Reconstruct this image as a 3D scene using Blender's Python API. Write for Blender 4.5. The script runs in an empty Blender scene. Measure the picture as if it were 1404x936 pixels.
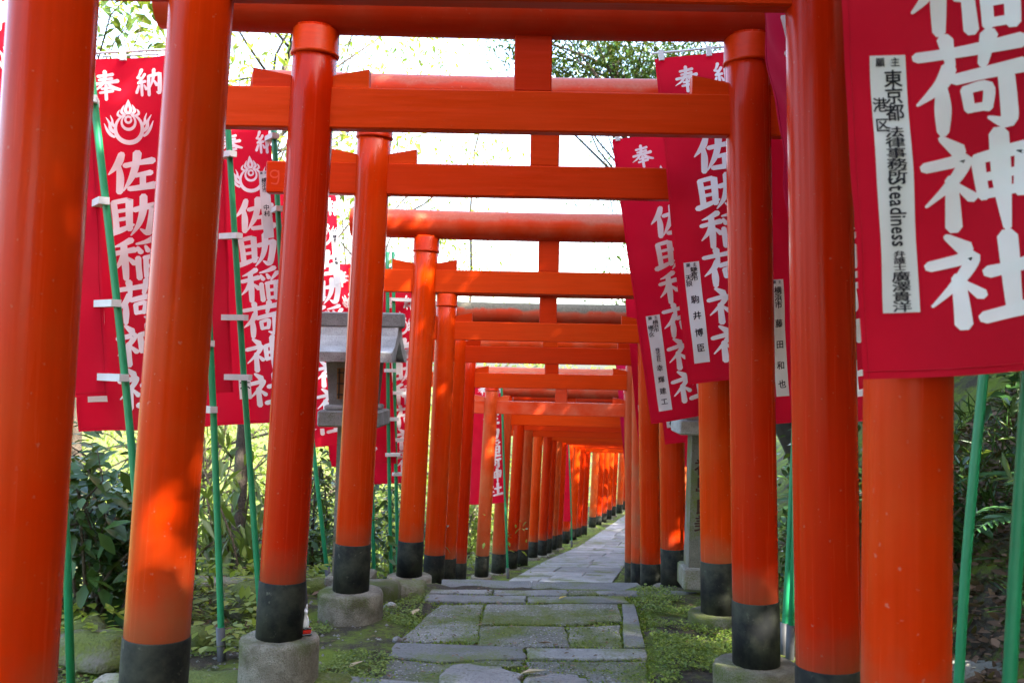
import bpy, math, random
import numpy as np
from mathutils import Vector, Matrix

S = bpy.context.scene
COL = S.collection
rnd = random.Random(7)
R = math.radians

# ------------------------------------------------------------------ camera, sky, sun, exposure
F = 1365.0                      # focal length in pixels of a 1404 px wide frame (35 mm)
PITCH, ROLL, CZ = 0.0161, 0.018, 1.45
FW = Vector((0, math.cos(PITCH), math.sin(PITCH)))
R0 = Vector((1, 0, 0)); U0 = Vector((0, -math.sin(PITCH), math.cos(PITCH)))
RV = R0 * math.cos(ROLL) + U0 * math.sin(ROLL)
UV = -R0 * math.sin(ROLL) + U0 * math.cos(ROLL)
cam = bpy.data.cameras.new('camera'); cam_o = bpy.data.objects.new('camera', cam); COL.objects.link(cam_o)
cam.lens = 35; cam.sensor_width = 36; cam.clip_end = 600; cam.clip_start = 0.05
cam_o.matrix_world = Matrix((
    (RV.x, UV.x, -FW.x, 0), (RV.y, UV.y, -FW.y, 0), (RV.z, UV.z, -FW.z, CZ), (0, 0, 0, 1)))
cam.dof.use_dof = True; cam.dof.focus_distance = 5.2; cam.dof.aperture_fstop = 5.0
S.camera = cam_o

SUN_AZ, SUN_EL = 128, 41         # degrees clockwise from +Y (camera direction), elevation
world = bpy.data.worlds.new('World'); S.world = world; world.use_nodes = True
wn = world.node_tree
sky = wn.nodes.new('ShaderNodeTexSky'); sky.sky_type = 'NISHITA'; sky.sun_disc = False
sky.sun_elevation = R(SUN_EL); sky.sun_rotation = R(SUN_AZ)
sky.air_density = 1.0; sky.dust_density = 3.0; sky.ozone_density = 0.4
bg = wn.nodes['Background']; bg.inputs[1].default_value = 0.15
wn.links.new(sky.outputs[0], bg.inputs[0])
sun = bpy.data.lights.new('sun', 'SUN'); sun.energy = 3.6; sun.angle = R(0.5); sun.color = (1, .93, .82)
sun_o = bpy.data.objects.new('sun', sun); COL.objects.link(sun_o)
sd = Vector((math.sin(R(SUN_AZ)) * math.cos(R(SUN_EL)), math.cos(R(SUN_AZ)) * math.cos(R(SUN_EL)), math.sin(R(SUN_EL))))
sun_o.rotation_euler = sd.to_track_quat('Z', 'Y').to_euler(); sun_o.location = sd * 30
S.view_settings.view_transform = 'Standard'; S.view_settings.look = 'None'
S.view_settings.exposure = 3.2; S.view_settings.gamma = 1; S.view_settings.use_curve_mapping = False
S.cycles.max_bounces = 8; S.cycles.diffuse_bounces = 4; S.cycles.transparent_max_bounces = 8
S.cycles.sample_clamp_indirect = 6


def at(px, py, d):
    """world point on the picture ray (px,py in a 1404x936 frame) at depth d along +Y"""
    v = FW + RV * ((px - 702) / F) + UV * ((468 - py) / F)
    t = d / v.y
    return Vector((v.x * t, d, CZ + v.z * t))


# ------------------------------------------------------------------ materials
def new_mat(name):
    m = bpy.data.materials.new(name); m.use_nodes = True
    return m, m.node_tree, m.node_tree.nodes['Principled BSDF']


def N(nt, typ, **kw):
    n = nt.nodes.new(typ)
    for k, v in kw.items():
        if k in n.inputs.keys(): n.inputs[k].default_value = v
        else: setattr(n, k, v)
    return n


def noise(nt, scale, vec, detail=4, rough=.55):
    n = N(nt, 'ShaderNodeTexNoise'); n.inputs['Scale'].default_value = scale
    n.inputs['Detail'].default_value = detail; n.inputs['Roughness'].default_value = rough
    if vec is not None: nt.links.new(vec, n.inputs['Vector'])
    return n


def ramp(nt, src, stops):
    r = N(nt, 'ShaderNodeValToRGB'); cr = r.color_ramp
    while len(cr.elements) < len(stops): cr.elements.new(.5)
    for e, (p, c) in zip(cr.elements, stops):
        e.position = p; e.color = (c, c, c, 1) if isinstance(c, (int, float)) else (*c, 1)
    nt.links.new(src, r.inputs[0]); return r


def mixc(nt, fac, a, b, mode='MIX'):
    m = N(nt, 'ShaderNodeMix'); m.data_type = 'RGBA'; m.blend_type = mode
    for sock, v in ((m.inputs[0], fac), (m.inputs[6], a), (m.inputs[7], b)):
        if hasattr(v, 'is_linked'): nt.links.new(v, sock)
        elif isinstance(v, (int, float)): sock.default_value = v
        else: sock.default_value = (*v, 1)
    return m.outputs[2]


def math_n(nt, op, a, b=0.0):
    m = N(nt, 'ShaderNodeMath'); m.operation = op
    for sock, v in ((m.inputs[0], a), (m.inputs[1], b)):
        if hasattr(v, 'is_linked'): nt.links.new(v, sock)
        else: sock.default_value = v
    return m.outputs[0]


def objvec(nt, scale=(1, 1, 1), loc_from_random=True):
    tc = N(nt, 'ShaderNodeTexCoord'); mp = N(nt, 'ShaderNodeMapping'); mp.inputs['Scale'].default_value = scale
    if loc_from_random:
        oi = N(nt, 'ShaderNodeObjectInfo')
        cx = N(nt, 'ShaderNodeCombineXYZ')
        v = math_n(nt, 'MULTIPLY', oi.outputs['Random'], 37.0)
        nt.links.new(v, cx.inputs[0]); nt.links.new(v, cx.inputs[1]); nt.links.new(v, cx.inputs[2])
        ad = N(nt, 'ShaderNodeVectorMath'); ad.operation = 'ADD'
        nt.links.new(tc.outputs['Object'], mp.inputs[0])
        nt.links.new(mp.outputs[0], ad.inputs[0]); nt.links.new(cx.outputs[0], ad.inputs[1])
        return ad.outputs[0], tc, oi
    nt.links.new(tc.outputs['Object'], mp.inputs[0])
    return mp.outputs[0], tc, None


def bump(nt, bsdf, src, strength, dist=.01):
    b = N(nt, 'ShaderNodeBump'); b.inputs['Strength'].default_value = strength; b.inputs['Distance'].default_value = dist
    nt.links.new(src, b.inputs['Height']); nt.links.new(b.outputs[0], bsdf.inputs['Normal']); return b


def paint_mat(name, base, faded, wear, grain=(1, 1, .025), rough=.3, moss=0.0, dirt_low=False):
    """vermilion paint over turned timber; grain runs along the given stretched axis"""
    m, nt, p = new_mat(name)
    vec, tc, oi = objvec(nt, grain)
    streak = noise(nt, 55, vec, 3, .6)
    vec2, _, _ = objvec(nt, (1, 1, 1))
    blot = noise(nt, 3.5, vec2, 5, .6)
    fleck = noise(nt, 60, vec2, 2, .5)
    dark = tuple(c * .86 for c in base)
    c = mixc(nt, ramp(nt, streak.outputs['Fac'], [(.35, 0.0), (.7, 1.0)]).outputs[0], dark, base)
    vary = math_n(nt, 'MULTIPLY', oi.outputs['Random'], wear)
    fac = math_n(nt, 'MULTIPLY', ramp(nt, blot.outputs['Fac'], [(.42, 0.0), (.72, 1.0)]).outputs[0], math_n(nt, 'ADD', vary, wear * .4))
    c = mixc(nt, fac, c, faded)
    fl = math_n(nt, 'MULTIPLY', ramp(nt, fleck.outputs['Fac'], [(.7, 0.0), (.76, 1.0)]).outputs[0], wear * .5)
    c = mixc(nt, fl, c, (.33, .27, .2))
    if moss > 0:
        ge = N(nt, 'ShaderNodeNewGeometry'); sp = N(nt, 'ShaderNodeSeparateXYZ'); nt.links.new(ge.outputs['Normal'], sp.inputs[0])
        up = ramp(nt, math_n(nt, 'ADD', sp.outputs[2], math_n(nt, 'MULTIPLY', blot.outputs['Fac'], 1.2)), [(.75, 0.0), (1.15, 1.0)]).outputs[0]
        c = mixc(nt, math_n(nt, 'MULTIPLY', up, moss), c, mixc(nt, fleck.outputs['Fac'], (.055, .055, .03), (.24, .2, .15)))
    if dirt_low:
        sp2 = N(nt, 'ShaderNodeSeparateXYZ'); nt.links.new(tc.outputs['Object'], sp2.inputs[0])
        hz = math_n(nt, 'ADD', sp2.outputs[2], math_n(nt, 'MULTIPLY', blot.outputs['Fac'], -.45))
        lo = ramp(nt, hz, [(.02, 1.0), (.22, 0.0)]).outputs[0]
        c = mixc(nt, math_n(nt, 'MULTIPLY', lo, .55 if moss == 0 else .9), c, (.16, .085, .04))
    hs = N(nt, 'ShaderNodeHueSaturation'); nt.links.new(c, hs.inputs['Color'])
    nt.links.new(math_n(nt, 'ADD', math_n(nt, 'MULTIPLY', oi.outputs['Random'], .26), .88), hs.inputs['Value'])
    nt.links.new(math_n(nt, 'ADD', math_n(nt, 'MULTIPLY', oi.outputs['Random'], .005), .4985), hs.inputs['Hue'])
    nt.links.new(hs.outputs[0], p.inputs['Base Color'])
    p.inputs['Roughness'].default_value = rough
    rr = ramp(nt, streak.outputs['Fac'], [(.3, rough * .75), (.75, rough * 1.3)])
    nt.links.new(rr.outputs[0], p.inputs['Roughness'])
    p.inputs['Specular IOR Level'].default_value = .13 if grain[2] < .5 else .12
    bump(nt, p, streak.outputs['Fac'], .3, .003)
    return m


VERM = (.49, .020, .0005)
M = {}
M['paint'] = paint_mat('vermilion_paint_post', VERM, (.44, .045, .008), .45, rough=.24, dirt_low=True)
M['paint_old'] = paint_mat('vermilion_paint_faded_post', (.44, .04, .005), (.38, .09, .03), .8, rough=.42, dirt_low=True)
M['paint_rot'] = paint_mat('vermilion_paint_mouldy_post', (.55, .05, .008), (.30, .13, .06), .8, rough=.55, moss=.25, dirt_low=True)
M['beam'] = paint_mat('vermilion_paint_beam', (.53, .027, .0008), (.48, .05, .008), .15, grain=(.05, 1, 1), rough=.38)
M['log'] = paint_mat('vermilion_paint_log', (.49, .026, .002), (.50, .16, .09), .35, grain=(.05, 1, 1), rough=.42, moss=.35)
M['log_moss'] = paint_mat('mossy_log', (.50, .045, .01), (.34, .19, .11), .9, grain=(.05, 1, 1), rough=.7, moss=1.0)

m, nt, p = new_mat('black_tar_band'); M['band'] = m
v, _, _ = objvec(nt); n1 = noise(nt, 9, v, 6, .65); n2 = noise(nt, 24, v, 6, .7)
c = mixc(nt, ramp(nt, n1.outputs['Fac'], [(.4, 0.0), (.66, 1.0)]).outputs[0], (.007, .008, .008), (.038, .041, .028))
c = mixc(nt, ramp(nt, n2.outputs['Fac'], [(.62, 0.0), (.72, 1.0)]).outputs[0], c, (.085, .088, .062))
nt.links.new(c, p.inputs['Base Color']); p.inputs['Roughness'].default_value = .7; p.inputs['Specular IOR Level'].default_value = .22; bump(nt, p, n2.outputs['Fac'], .4, .005)


def stone_mat(name, a, b, speck, scale=14, rough=.85, bstr=.4, moss=0.0, lichen=0.0, pebble=0):
    m, nt, p = new_mat(name)
    v, tc, oi = objvec(nt)
    n1 = noise(nt, scale * .25, v, 6, .65); n2 = noise(nt, scale * 6, v, 4, .6); n3 = noise(nt, 2.3, v, 5, .6)
    c = mixc(nt, ramp(nt, n1.outputs['Fac'], [(.33, 0.0), (.68, 1.0)]).outputs[0], a, b)
    c = mixc(nt, math_n(nt, 'MULTIPLY', ramp(nt, n2.outputs['Fac'], [(.52, 0.0), (.66, 1.0)]).outputs[0], .6), c, speck)
    hsv = N(nt, 'ShaderNodeHueSaturation'); nt.links.new(c, hsv.inputs['Color'])
    nt.links.new(math_n(nt, 'ADD', math_n(nt, 'MULTIPLY', oi.outputs['Random'], .5), .72), hsv.inputs['Value']); c = hsv.outputs[0]
    h = n2.outputs['Fac']
    if pebble:
        vo = N(nt, 'ShaderNodeTexVoronoi'); vo.inputs['Scale'].default_value = pebble; nt.links.new(v, vo.inputs['Vector'])
        pe = ramp(nt, vo.outputs['Distance'], [(.12, 1.0), (.42, 0.0)]).outputs[0]
        sel = ramp(nt, vo.outputs['Color'], [(.45, 0.0), (.6, 1.0)]).outputs[0]
        c = mixc(nt, math_n(nt, 'MULTIPLY', pe, sel), c, (.52, .52, .49))
        h = math_n(nt, 'ADD', math_n(nt, 'MULTIPLY', pe, .8), n2.outputs['Fac'])
    if moss > 0:
        mk = ramp(nt, math_n(nt, 'ADD', n3.outputs['Fac'], math_n(nt, 'MULTIPLY', n2.outputs['Fac'], .25)),
                  [(.72 - moss * .3, 0.0), (.84 - moss * .22, 1.0)]).outputs[0]
        mc = mixc(nt, n2.outputs['Fac'], (.045, .07, .012), (.14, .17, .03))
        c = mixc(nt, mk, c, mc)
    nt.links.new(c, p.inputs['Base Color']); p.inputs['Roughness'].default_value = rough
    p.inputs['Specular IOR Level'].default_value = .3
    bump(nt, p, h, bstr, .025)
    return m


M['concrete'] = stone_mat('footing_concrete', (.10, .085, .055), (.34, .31, .25), (.08, .07, .045), 26, .9, .9, moss=.3)
M['granite'] = stone_mat('granite', (.22, .225, .22), (.40, .41, .405), (.13, .13, .13), 22, .8, .4, moss=.06)
M['granite_old'] = stone_mat('granite_weathered', (.12, .12, .09), (.23, .22, .19), (.07, .07, .05), 18, .85, .4, moss=.3)
M['slab'] = stone_mat('path_slab', (.13, .135, .125), (.25, .255, .24), (.09, .09, .08), 12, .8, .6, moss=.34)
M['slab_far'] = stone_mat('path_slab_clean', (.17, .175, .17), (.32, .325, .32), (.12, .12, .115), 12, .75, .5, moss=.16)
M['slab_rough'] = stone_mat('path_aggregate', (.12, .125, .10), (.22, .22, .19), (.08, .08, .06), 10, .85, .9, moss=.42, pebble=55)
M['rock'] = stone_mat('pale_rock', (.2, .195, .185), (.34, .33, .31), (.13, .13, .12), 9, .85, 1.0, moss=.2)
M['kerb_moss'] = stone_mat('mossy_kerb', (.16, .15, .11), (.28, .26, .2), (.1, .1, .07), 10, .9, .8, moss=.75)
M['boulder'] = stone_mat('mossy_boulder', (.08, .075, .06), (.17, .16, .13), (.05, .05, .04), 8, .9, 1.0, moss=.85)


def plain(name, col, rough=.5, spec=.5, trans=0):
    m, nt, p = new_mat(name); p.inputs['Base Color'].default_value = (*col, 1); p.inputs['Roughness'].default_value = rough
    p.inputs['Specular IOR Level'].default_value = spec
    v, _, _ = objvec(nt); n1 = noise(nt, 20, v, 4)
    c = mixc(nt, n1.outputs['Fac'], tuple(x * .8 for x in col), tuple(min(1, x * 1.12) for x in col))
    nt.links.new(c, p.inputs['Base Color'])
    return m


def cloth_mat(name, col, trans, weave=900):
    m, nt, p = new_mat(name)
    out = nt.nodes['Material Output']
    v, _, _ = objvec(nt); n1 = noise(nt, 5, v, 5, .6); n2 = noise(nt, weave, v, 1)
    c = mixc(nt, n1.outputs['Fac'], tuple(x * .85 for x in col), tuple(min(1, x * 1.1) for x in col))
    nt.links.new(c, p.inputs['Base Color']); p.inputs['Roughness'].default_value = .75; p.inputs['Specular IOR Level'].default_value = .2
    p.inputs['Sheen Weight'].default_value = .08
    t = N(nt, 'ShaderNodeBsdfTranslucent'); nt.links.new(c, t.inputs[0])
    mx = N(nt, 'ShaderNodeMixShader'); mx.inputs[0].default_value = trans
    nt.links.new(p.outputs[0], mx.inputs[1]); nt.links.new(t.outputs[0], mx.inputs[2]); nt.links.new(mx.outputs[0], out.inputs[0])
    b = N(nt, 'ShaderNodeBump'); b.inputs['Strength'].default_value = .25; b.inputs['Distance'].default_value = .012
    nt.links.new(n1.outputs['Fac'], b.inputs['Height']); nt.links.new(b.outputs[0], p.inputs['Normal'])
    return m


M['cloth'] = cloth_mat('crimson_cloth', (.60, .002, .022), .45)
M['cloth_pink'] = cloth_mat('rose_crimson_cloth', (.52, .003, .045), .4)
M['print'] = cloth_mat('white_print', (.88, .88, .89), .3)
M['label'] = cloth_mat('white_label', (.74, .74, .74), .2)
M['ink'] = plain('black_ink', (.018, .018, .028), .7, .2)
M['ink_red'] = plain('brown_ink', (.05, .02, .015), .7, .2)
M['green_pole'] = plain('green_plastic_tube', (.010, .21, .085), .4)
M['white_plastic'] = plain('white_plastic', (.62, .62, .63), .5)
M['grey_pipe'] = plain('grey_plastic_pipe', (.055, .058, .062), .6)
M['wood_door'] = plain('brown_wood', (.24, .11, .03), .6)
M['bark'] = stone_mat('bark', (.035, .026, .018), (.10, .08, .06), (.03, .025, .02), 14, .9, 1.0, moss=.05)
M['bark_pale'] = stone_mat('bark_pale', (.12, .09, .06), (.2, .16, .11), (.07, .06, .05), 14, .9, 1.0)
M['porcelain'] = plain('white_porcelain', (.78, .78, .80), .2)
M['red_lacquer'] = plain('red_lacquer', (.6, .02, .01), .25)
M['black_lacquer'] = plain('black_lacquer', (.012, .012, .012), .25)
M['nuki_mark'] = plain('pale_red_mark', (.58, .05, .016), .45)


def leaf_mat(name, a, b, trans=.35, rough=.4, spec=.5):
    m, nt, p = new_mat(name); out = nt.nodes['Material Output']
    g = N(nt, 'ShaderNodeNewGeometry')
    c = mixc(nt, g.outputs['Random Per Island'], a, b)
    nt.links.new(c, p.inputs['Base Color']); p.inputs['Roughness'].default_value = rough; p.inputs['Specular IOR Level'].default_value = spec
    t = N(nt, 'ShaderNodeBsdfTranslucent')
    c2 = mixc(nt, .5, c, (.30, .36, .03)); nt.links.new(c2, t.inputs[0])
    mx = N(nt, 'ShaderNodeMixShader'); mx.inputs[0].default_value = trans
    nt.links.new(p.outputs[0], mx.inputs[1]); nt.links.new(t.outputs[0], mx.inputs[2]); nt.links.new(mx.outputs[0], out.inputs[0])
    return m


M['leaf_dark'] = leaf_mat('dark_glossy_leaf', (.016, .05, .012), (.045, .10, .022), .15, .35, .3)
M['leaf_mid'] = leaf_mat('mid_green_leaf', (.035, .08, .015), (.10, .16, .03), .35)
M['leaf_lit'] = leaf_mat('sunlit_yellow_green_leaf', (.14, .22, .02), (.33, .38, .06), .55, .45)  # leaf colour raised so the valley foliage looks sunlit
M['leaf_fern'] = leaf_mat('fern_green_leaf', (.03, .10, .03), (.07, .17, .05), .3)
M['leaf_cover'] = leaf_mat('ground_cover_leaf', (.06, .12, .012), (.20, .27, .035), .35, .5)
M['leaf_dead'] = leaf_mat('dead_brown_leaf', (.05, .028, .016), (.20, .12, .07), .1, .7, .2)
M['leaf_yellow'] = leaf_mat('yellow_fallen_leaf', (.50, .33, .04), (.55, .40, .12), .2, .6, .2)
M['leaf_tan'] = leaf_mat('tan_fallen_leaf', (.40, .30, .17), (.48, .38, .24), .2, .6, .2)

# ground material
m, nt, p = new_mat('forest_floor'); M['ground'] = m
tc = N(nt, 'ShaderNodeTexCoord'); v = tc.outputs['Object']
n1 = noise(nt, 1.7, v, 8, .7); n2 = noise(nt, 26, v, 6, .7); n3 = noise(nt, 130, v, 3, .7)
soil = mixc(nt, n2.outputs['Fac'], (.018, .014, .010), (.10, .085, .06))
soil = mixc(nt, ramp(nt, n3.outputs['Fac'], [(.6, 0.0), (.7, 1.0)]).outputs[0], soil, (.17, .155, .13))
mossc = mixc(nt, n3.outputs['Fac'], (.05, .085, .008), (.20, .26, .035))
mk = ramp(nt, math_n(nt, 'ADD', n1.outputs['Fac'], math_n(nt, 'MULTIPLY', n2.outputs['Fac'], .3)), [(.58, 0.0), (.72, 1.0)]).outputs[0]
nt.links.new(mixc(nt, mk, soil, mossc), p.inputs['Base Color']); p.inputs['Roughness'].default_value = .95
p.inputs['Specular IOR Level'].default_value = .15
bump(nt, p, math_n(nt, 'ADD', n2.outputs['Fac'], math_n(nt, 'MULTIPLY', n3.outputs['Fac'], .5)), .9, .03)


# ------------------------------------------------------------------ mesh helpers
def link(o, parent=None):
    COL.objects.link(o)
    if parent is not None: o.parent = parent
    return o


class MB:
    def __init__(s): s.v = []; s.f = []; s.sm = []
    def add(s, vs, fs, smooth=False):
        b = len(s.v); s.v += [tuple(x) for x in vs]; s.f += [tuple(b + i for i in f) for f in fs]; s.sm += [smooth] * len(fs)
    def box(s, c, size, mat=None):
        x, y, z = (k / 2 for k in size)
        vs = [Vector((sx * x, sy * y, sz * z)) for sz in (-1, 1) for sy in (-1, 1) for sx in (-1, 1)]
        if mat: vs = [mat @ q for q in vs]
        s.add([q + Vector(c) for q in vs], [(0, 2, 3, 1), (4, 5, 7, 6), (0, 1, 5, 4), (2, 6, 7, 3), (0, 4, 6, 2), (1, 3, 7, 5)])
    def bevbox(s, c, size, b=.006):
        """box with chamfered edges"""
        x, y, z = (k / 2 for k in size); c = Vector(c); vs = []; ring = []
        for zz, ins in ((-z, b), (-z + b, 0), (z - b, 0), (z, b)):
            xi, yi = x - ins, y - ins
            pts = [(-xi + b, -yi), (xi - b, -yi), (xi, -yi + b), (xi, yi - b), (xi - b, yi), (-xi + b, yi), (-xi, yi - b), (-xi, -yi + b)]
            vs += [Vector((q[0], q[1], zz)) + c for q in pts]
        fs = [tuple(range(7, -1, -1)), tuple(range(24, 32))]
        for k in range(3):
            for i in range(8):
                j = (i + 1) % 8; fs.append((k * 8 + i, k * 8 + j, k * 8 + 8 + j, k * 8 + 8 + i))
        s.add(vs, fs)
    def tube(s, pts, rad, seg=10, caps=True, smooth=True):
        pts = [Vector(q) for q in pts]; n = len(pts)
        if not isinstance(rad, (list, tuple)): rad = [rad] * n
        vs = []; fs = []
        ref = None
        for i, q in enumerate(pts):
            t = (pts[min(i + 1, n - 1)] - pts[max(i - 1, 0)]).normalized()
            if ref is None:
                ref = Vector((1, 0, 0)) if abs(t.x) < .8 else Vector((0, 0, 1))
            a = (ref - t * ref.dot(t)).normalized(); b = t.cross(a); ref = a
            for k in range(seg):
                an = 2 * math.pi * k / seg
                vs.append(q + (a * math.cos(an) + b * math.sin(an)) * rad[i])
        for i in range(n - 1):
            for k in range(seg):
                k2 = (k + 1) % seg
                fs.append((i * seg + k, i * seg + k2, (i + 1) * seg + k2, (i + 1) * seg + k))
        s.add(vs, fs, smooth)
        if caps:
            b0 = len(s.v) - len(vs)
            s.f.append(tuple(b0 + k for k in range(seg - 1, -1, -1))); s.sm.append(False)
            s.f.append(tuple(b0 + (n - 1) * seg + k for k in range(seg))); s.sm.append(False)
    def lathe(s, prof, seg=24, c=(0, 0, 0), jit=0.0):
        c = Vector(c); vs = []; fs = []; n = len(prof); ph = rnd.uniform(0, 6)
        for r, z in prof:
            for k in range(seg):
                a = 2 * math.pi * k / seg; r_ = r * (1 + jit * (math.sin(2 * a + ph) + .7 * math.sin(5 * a + ph * 3 + z * 9) + rnd.uniform(-.6, .6))) if jit else r
                vs.append(c + Vector((r_ * math.cos(a), r_ * math.sin(a), z + (jit * .16 * rnd.uniform(-1, 1) if jit else 0))))
        for i in range(n - 1):
            for k in range(seg):
                k2 = (k + 1) % seg; fs.append((i * seg + k, i * seg + k2, (i + 1) * seg + k2, (i + 1) * seg + k))
        s.add(vs, fs, True); b0 = len(s.v) - len(vs)
        s.f.append(tuple(b0 + k for k in range(seg - 1, -1, -1))); s.sm.append(False)
        s.f.append(tuple(b0 + (n - 1) * seg + k for k in range(seg))); s.sm.append(False)
    def mesh(s, name, mat):
        me = bpy.data.meshes.new(name); me.from_pydata(s.v, [], s.f); me.materials.append(mat)
        me.polygons.foreach_set('use_smooth', s.sm); me.update(); return me
    def build(s, name, mat, parent=None):
        return link(bpy.data.objects.new(name, s.mesh(name, mat)), parent)


def tag(o, label=None, cat=None, group=None, kind=None):
    for k, v_ in (('label', label), ('category', cat), ('group', group), ('kind', kind)):
        if v_: o[k] = v_
    return o


def empty(name, loc=(0, 0, 0), rz=0.0):
    o = bpy.data.objects.new(name, None); o.location = loc; o.rotation_euler.z = rz; o.empty_display_size = .1
    COL.objects.link(o); return o


# ------------------------------------------------------------------ terrain
PROF_D = np.array([-40, 0, 4.4, 6.55, 6.95, 7.9, 9.6, 10.7, 11.9, 13.9, 18.1, 22.7, 27.6, 33, 40, 60, 200])
PROF_Z = np.array([1.4, .0, -.155, -.23, -.24, -.30, -.85, -1.10, -1.34, -1.71, -2.25, -2.84, -3.27, -3.58, -3.8, -4, -4]) + .15
PROF_Z[5:] -= 0
PATH_D = np.array([-40, 0, 2.3, 4.4, 5.7, 7.9, 10.7, 11.9, 13.9, 18.1, 22.7, 27.6, 33, 36, 60, 200])
PATH_X = np.array([-.4, -.2, -.1, .05, .15, .27, .38, .46, .70, 1.42, 2.35, 3.38, 4.75, 5.6, 12, 40])
# the flight of steps: ground between the terrace edge and the lower path
PROF_Z = np.interp(PROF_D, [-40, 0, 4.4, 6.55, 6.95, 7.9, 9.6, 10.7, 11.9, 13.9, 18.1, 22.7, 27.6, 33, 40, 60, 200],
                   [1.5, .15, -.005, -.08, -.125, -.42, -.85, -1.09, -1.33, -1.69, -2.23, -2.82, -3.26, -3.58, -3.8, -4.0, -4.0])


def pz(d): return np.interp(d, PROF_D, PROF_Z)
def pxc(d): return np.interp(d, PATH_D, PATH_X)


def gz(x, y):
    """terrain height"""
    u = x - pxc(y); z = pz(y)
    r = np.clip(u - 2.2, 0, None); l = np.clip(-u - 2.1, 0, None)
    rise = 1.05 * r - .35 * (1 - np.exp(-r * 3)) * (r < 99)
    rise = np.where(r > 0, .12 * (1 - np.exp(-r * 8)) + .95 * r, 0); rise = np.minimum(rise, 4 + .35 * r); rise = np.minimum(rise, 16 + 0 * r)
    fall = np.where(l > 0, -.22 * l, 0); fall = np.maximum(fall, -7 - .0 * l)
    bumps = .05 * np.sin(x * 3.1 + y * 1.7) * np.sin(y * 2.3 - x) * np.clip((np.abs(u) - .9) / 1.2, 0, 1) * (1 + np.clip(np.abs(u) - 2, 0, 4))
    return z + rise + fall + bumps


xs = np.concatenate([np.linspace(-260, -30, 14), np.linspace(-28, -4.2, 34), np.linspace(-4, 6, 101), np.linspace(6.3, 28, 44), np.linspace(32, 260, 14)])
ys = np.concatenate([np.linspace(-160, -8, 14), np.linspace(-6, 2.8, 20), np.linspace(3, 14, 111), np.linspace(14.4, 40, 50), np.linspace(44, 420, 18)])
X, Y = np.meshgrid(xs, ys); Z = gz(X, Y) + np.random.RandomState(3).normal(0, .006, X.shape)
# sink the terrain a little under the paving
U = np.abs(X - pxc(Y)); Z -= np.where((U < .66), .022, 0)
nx, ny = len(xs), len(ys)
idx = np.arange(nx * ny).reshape(ny, nx)
quads = np.stack([idx[:-1, :-1], idx[:-1, 1:], idx[1:, 1:], idx[1:, :-1]], -1).reshape(-1, 4)
me = bpy.data.meshes.new('ground'); me.from_pydata(np.stack([X, Y, Z], -1).reshape(-1, 3).tolist(), [], quads.tolist())
me.polygons.foreach_set('use_smooth', [True] * len(quads)); me.materials.append(M['ground'])
ground = link(bpy.data.objects.new('ground', me)); tag(ground, kind='structure')
# ------------------------------------------------------------------ stone path
path = empty('path'); tag(path, kind='structure')


def near_z(d): return .15 - .035 * d


def on_path(px, py, lift=0.0):
    """picture point dropped on the upper terrace"""
    d = 5.0
    for _ in range(30):
        q = at(px, py, d)
        # terrace plane z = .15-.035 d + lift
        a = (q.z - CZ) / d
        d = (.15 + lift - CZ) / (a + .035)
    return at(px, py, d)


def slab(poly, mat, name='slab', thick=.12, lift=.0, rough=.006, edge=.006, sub=3, zf=None):
    """flagstone from a world outline (x,y): worn chamfered rim, slightly uneven top"""
    pts = []
    n = len(poly)
    for i in range(n):
        a, b = Vector(poly[i]), Vector(poly[(i + 1) % n])
        for k in range(sub):
            q = a.lerp(b, k / sub)
            if k: q += Vector((rnd.uniform(-1, 1), rnd.uniform(-1, 1))) * rough
            pts.append(q)
    c = sum(pts, Vector((0, 0))) / len(pts); m_ = len(pts)
    zf = zf or (lambda x, y: near_z(y))
    tilt = rnd.uniform(-.002, .002)
    vs = []
    for ring, (ins, dz) in enumerate(((0, -thick), (0, -edge), (edge, 0), (edge * 6, .002))):
        for q in pts:
            dirc = (c - q); L = dirc.length; w = q + dirc * min(.8, ins / max(L, .01))
            vs.append((w.x, w.y, zf(w.x, w.y) + lift + dz + tilt))
    vs.append((c.x, c.y, zf(c.x, c.y) + lift + .003 + tilt))
    fs = []
    for r in range(3):
        for i in range(m_):
            j = (i + 1) % m_; fs.append((r * m_ + i, r * m_ + j, (r + 1) * m_ + j, (r + 1) * m_ + i))
    for i in range(m_): fs.append((3 * m_ + i, 3 * m_ + (i + 1) % m_, 4 * m_))
    # orientation
    ar = sum(pts[i].x * pts[(i + 1) % m_].y - pts[(i + 1) % m_].x * pts[i].y for i in range(m_))
    if ar < 0: fs = [f[::-1] for f in fs]
    mb = MB(); org = Vector((c.x, c.y, zf(c.x, c.y)))
    mb.add([Vector(q) - org for q in vs], fs, False)
    o = mb.build(name, mat, path); o.location = org; return o


def zpix(X_, Y_): return (400 + X_ / 2.7, 640 + Y_ / 2.7)


def px_slab(pl, mat, lift=0.0, **kw):
    w = [on_path(*zpix(*q)) for q in pl]
    return slab([(q.x, q.y) for q in w], mat, lift=lift, **kw)


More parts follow.
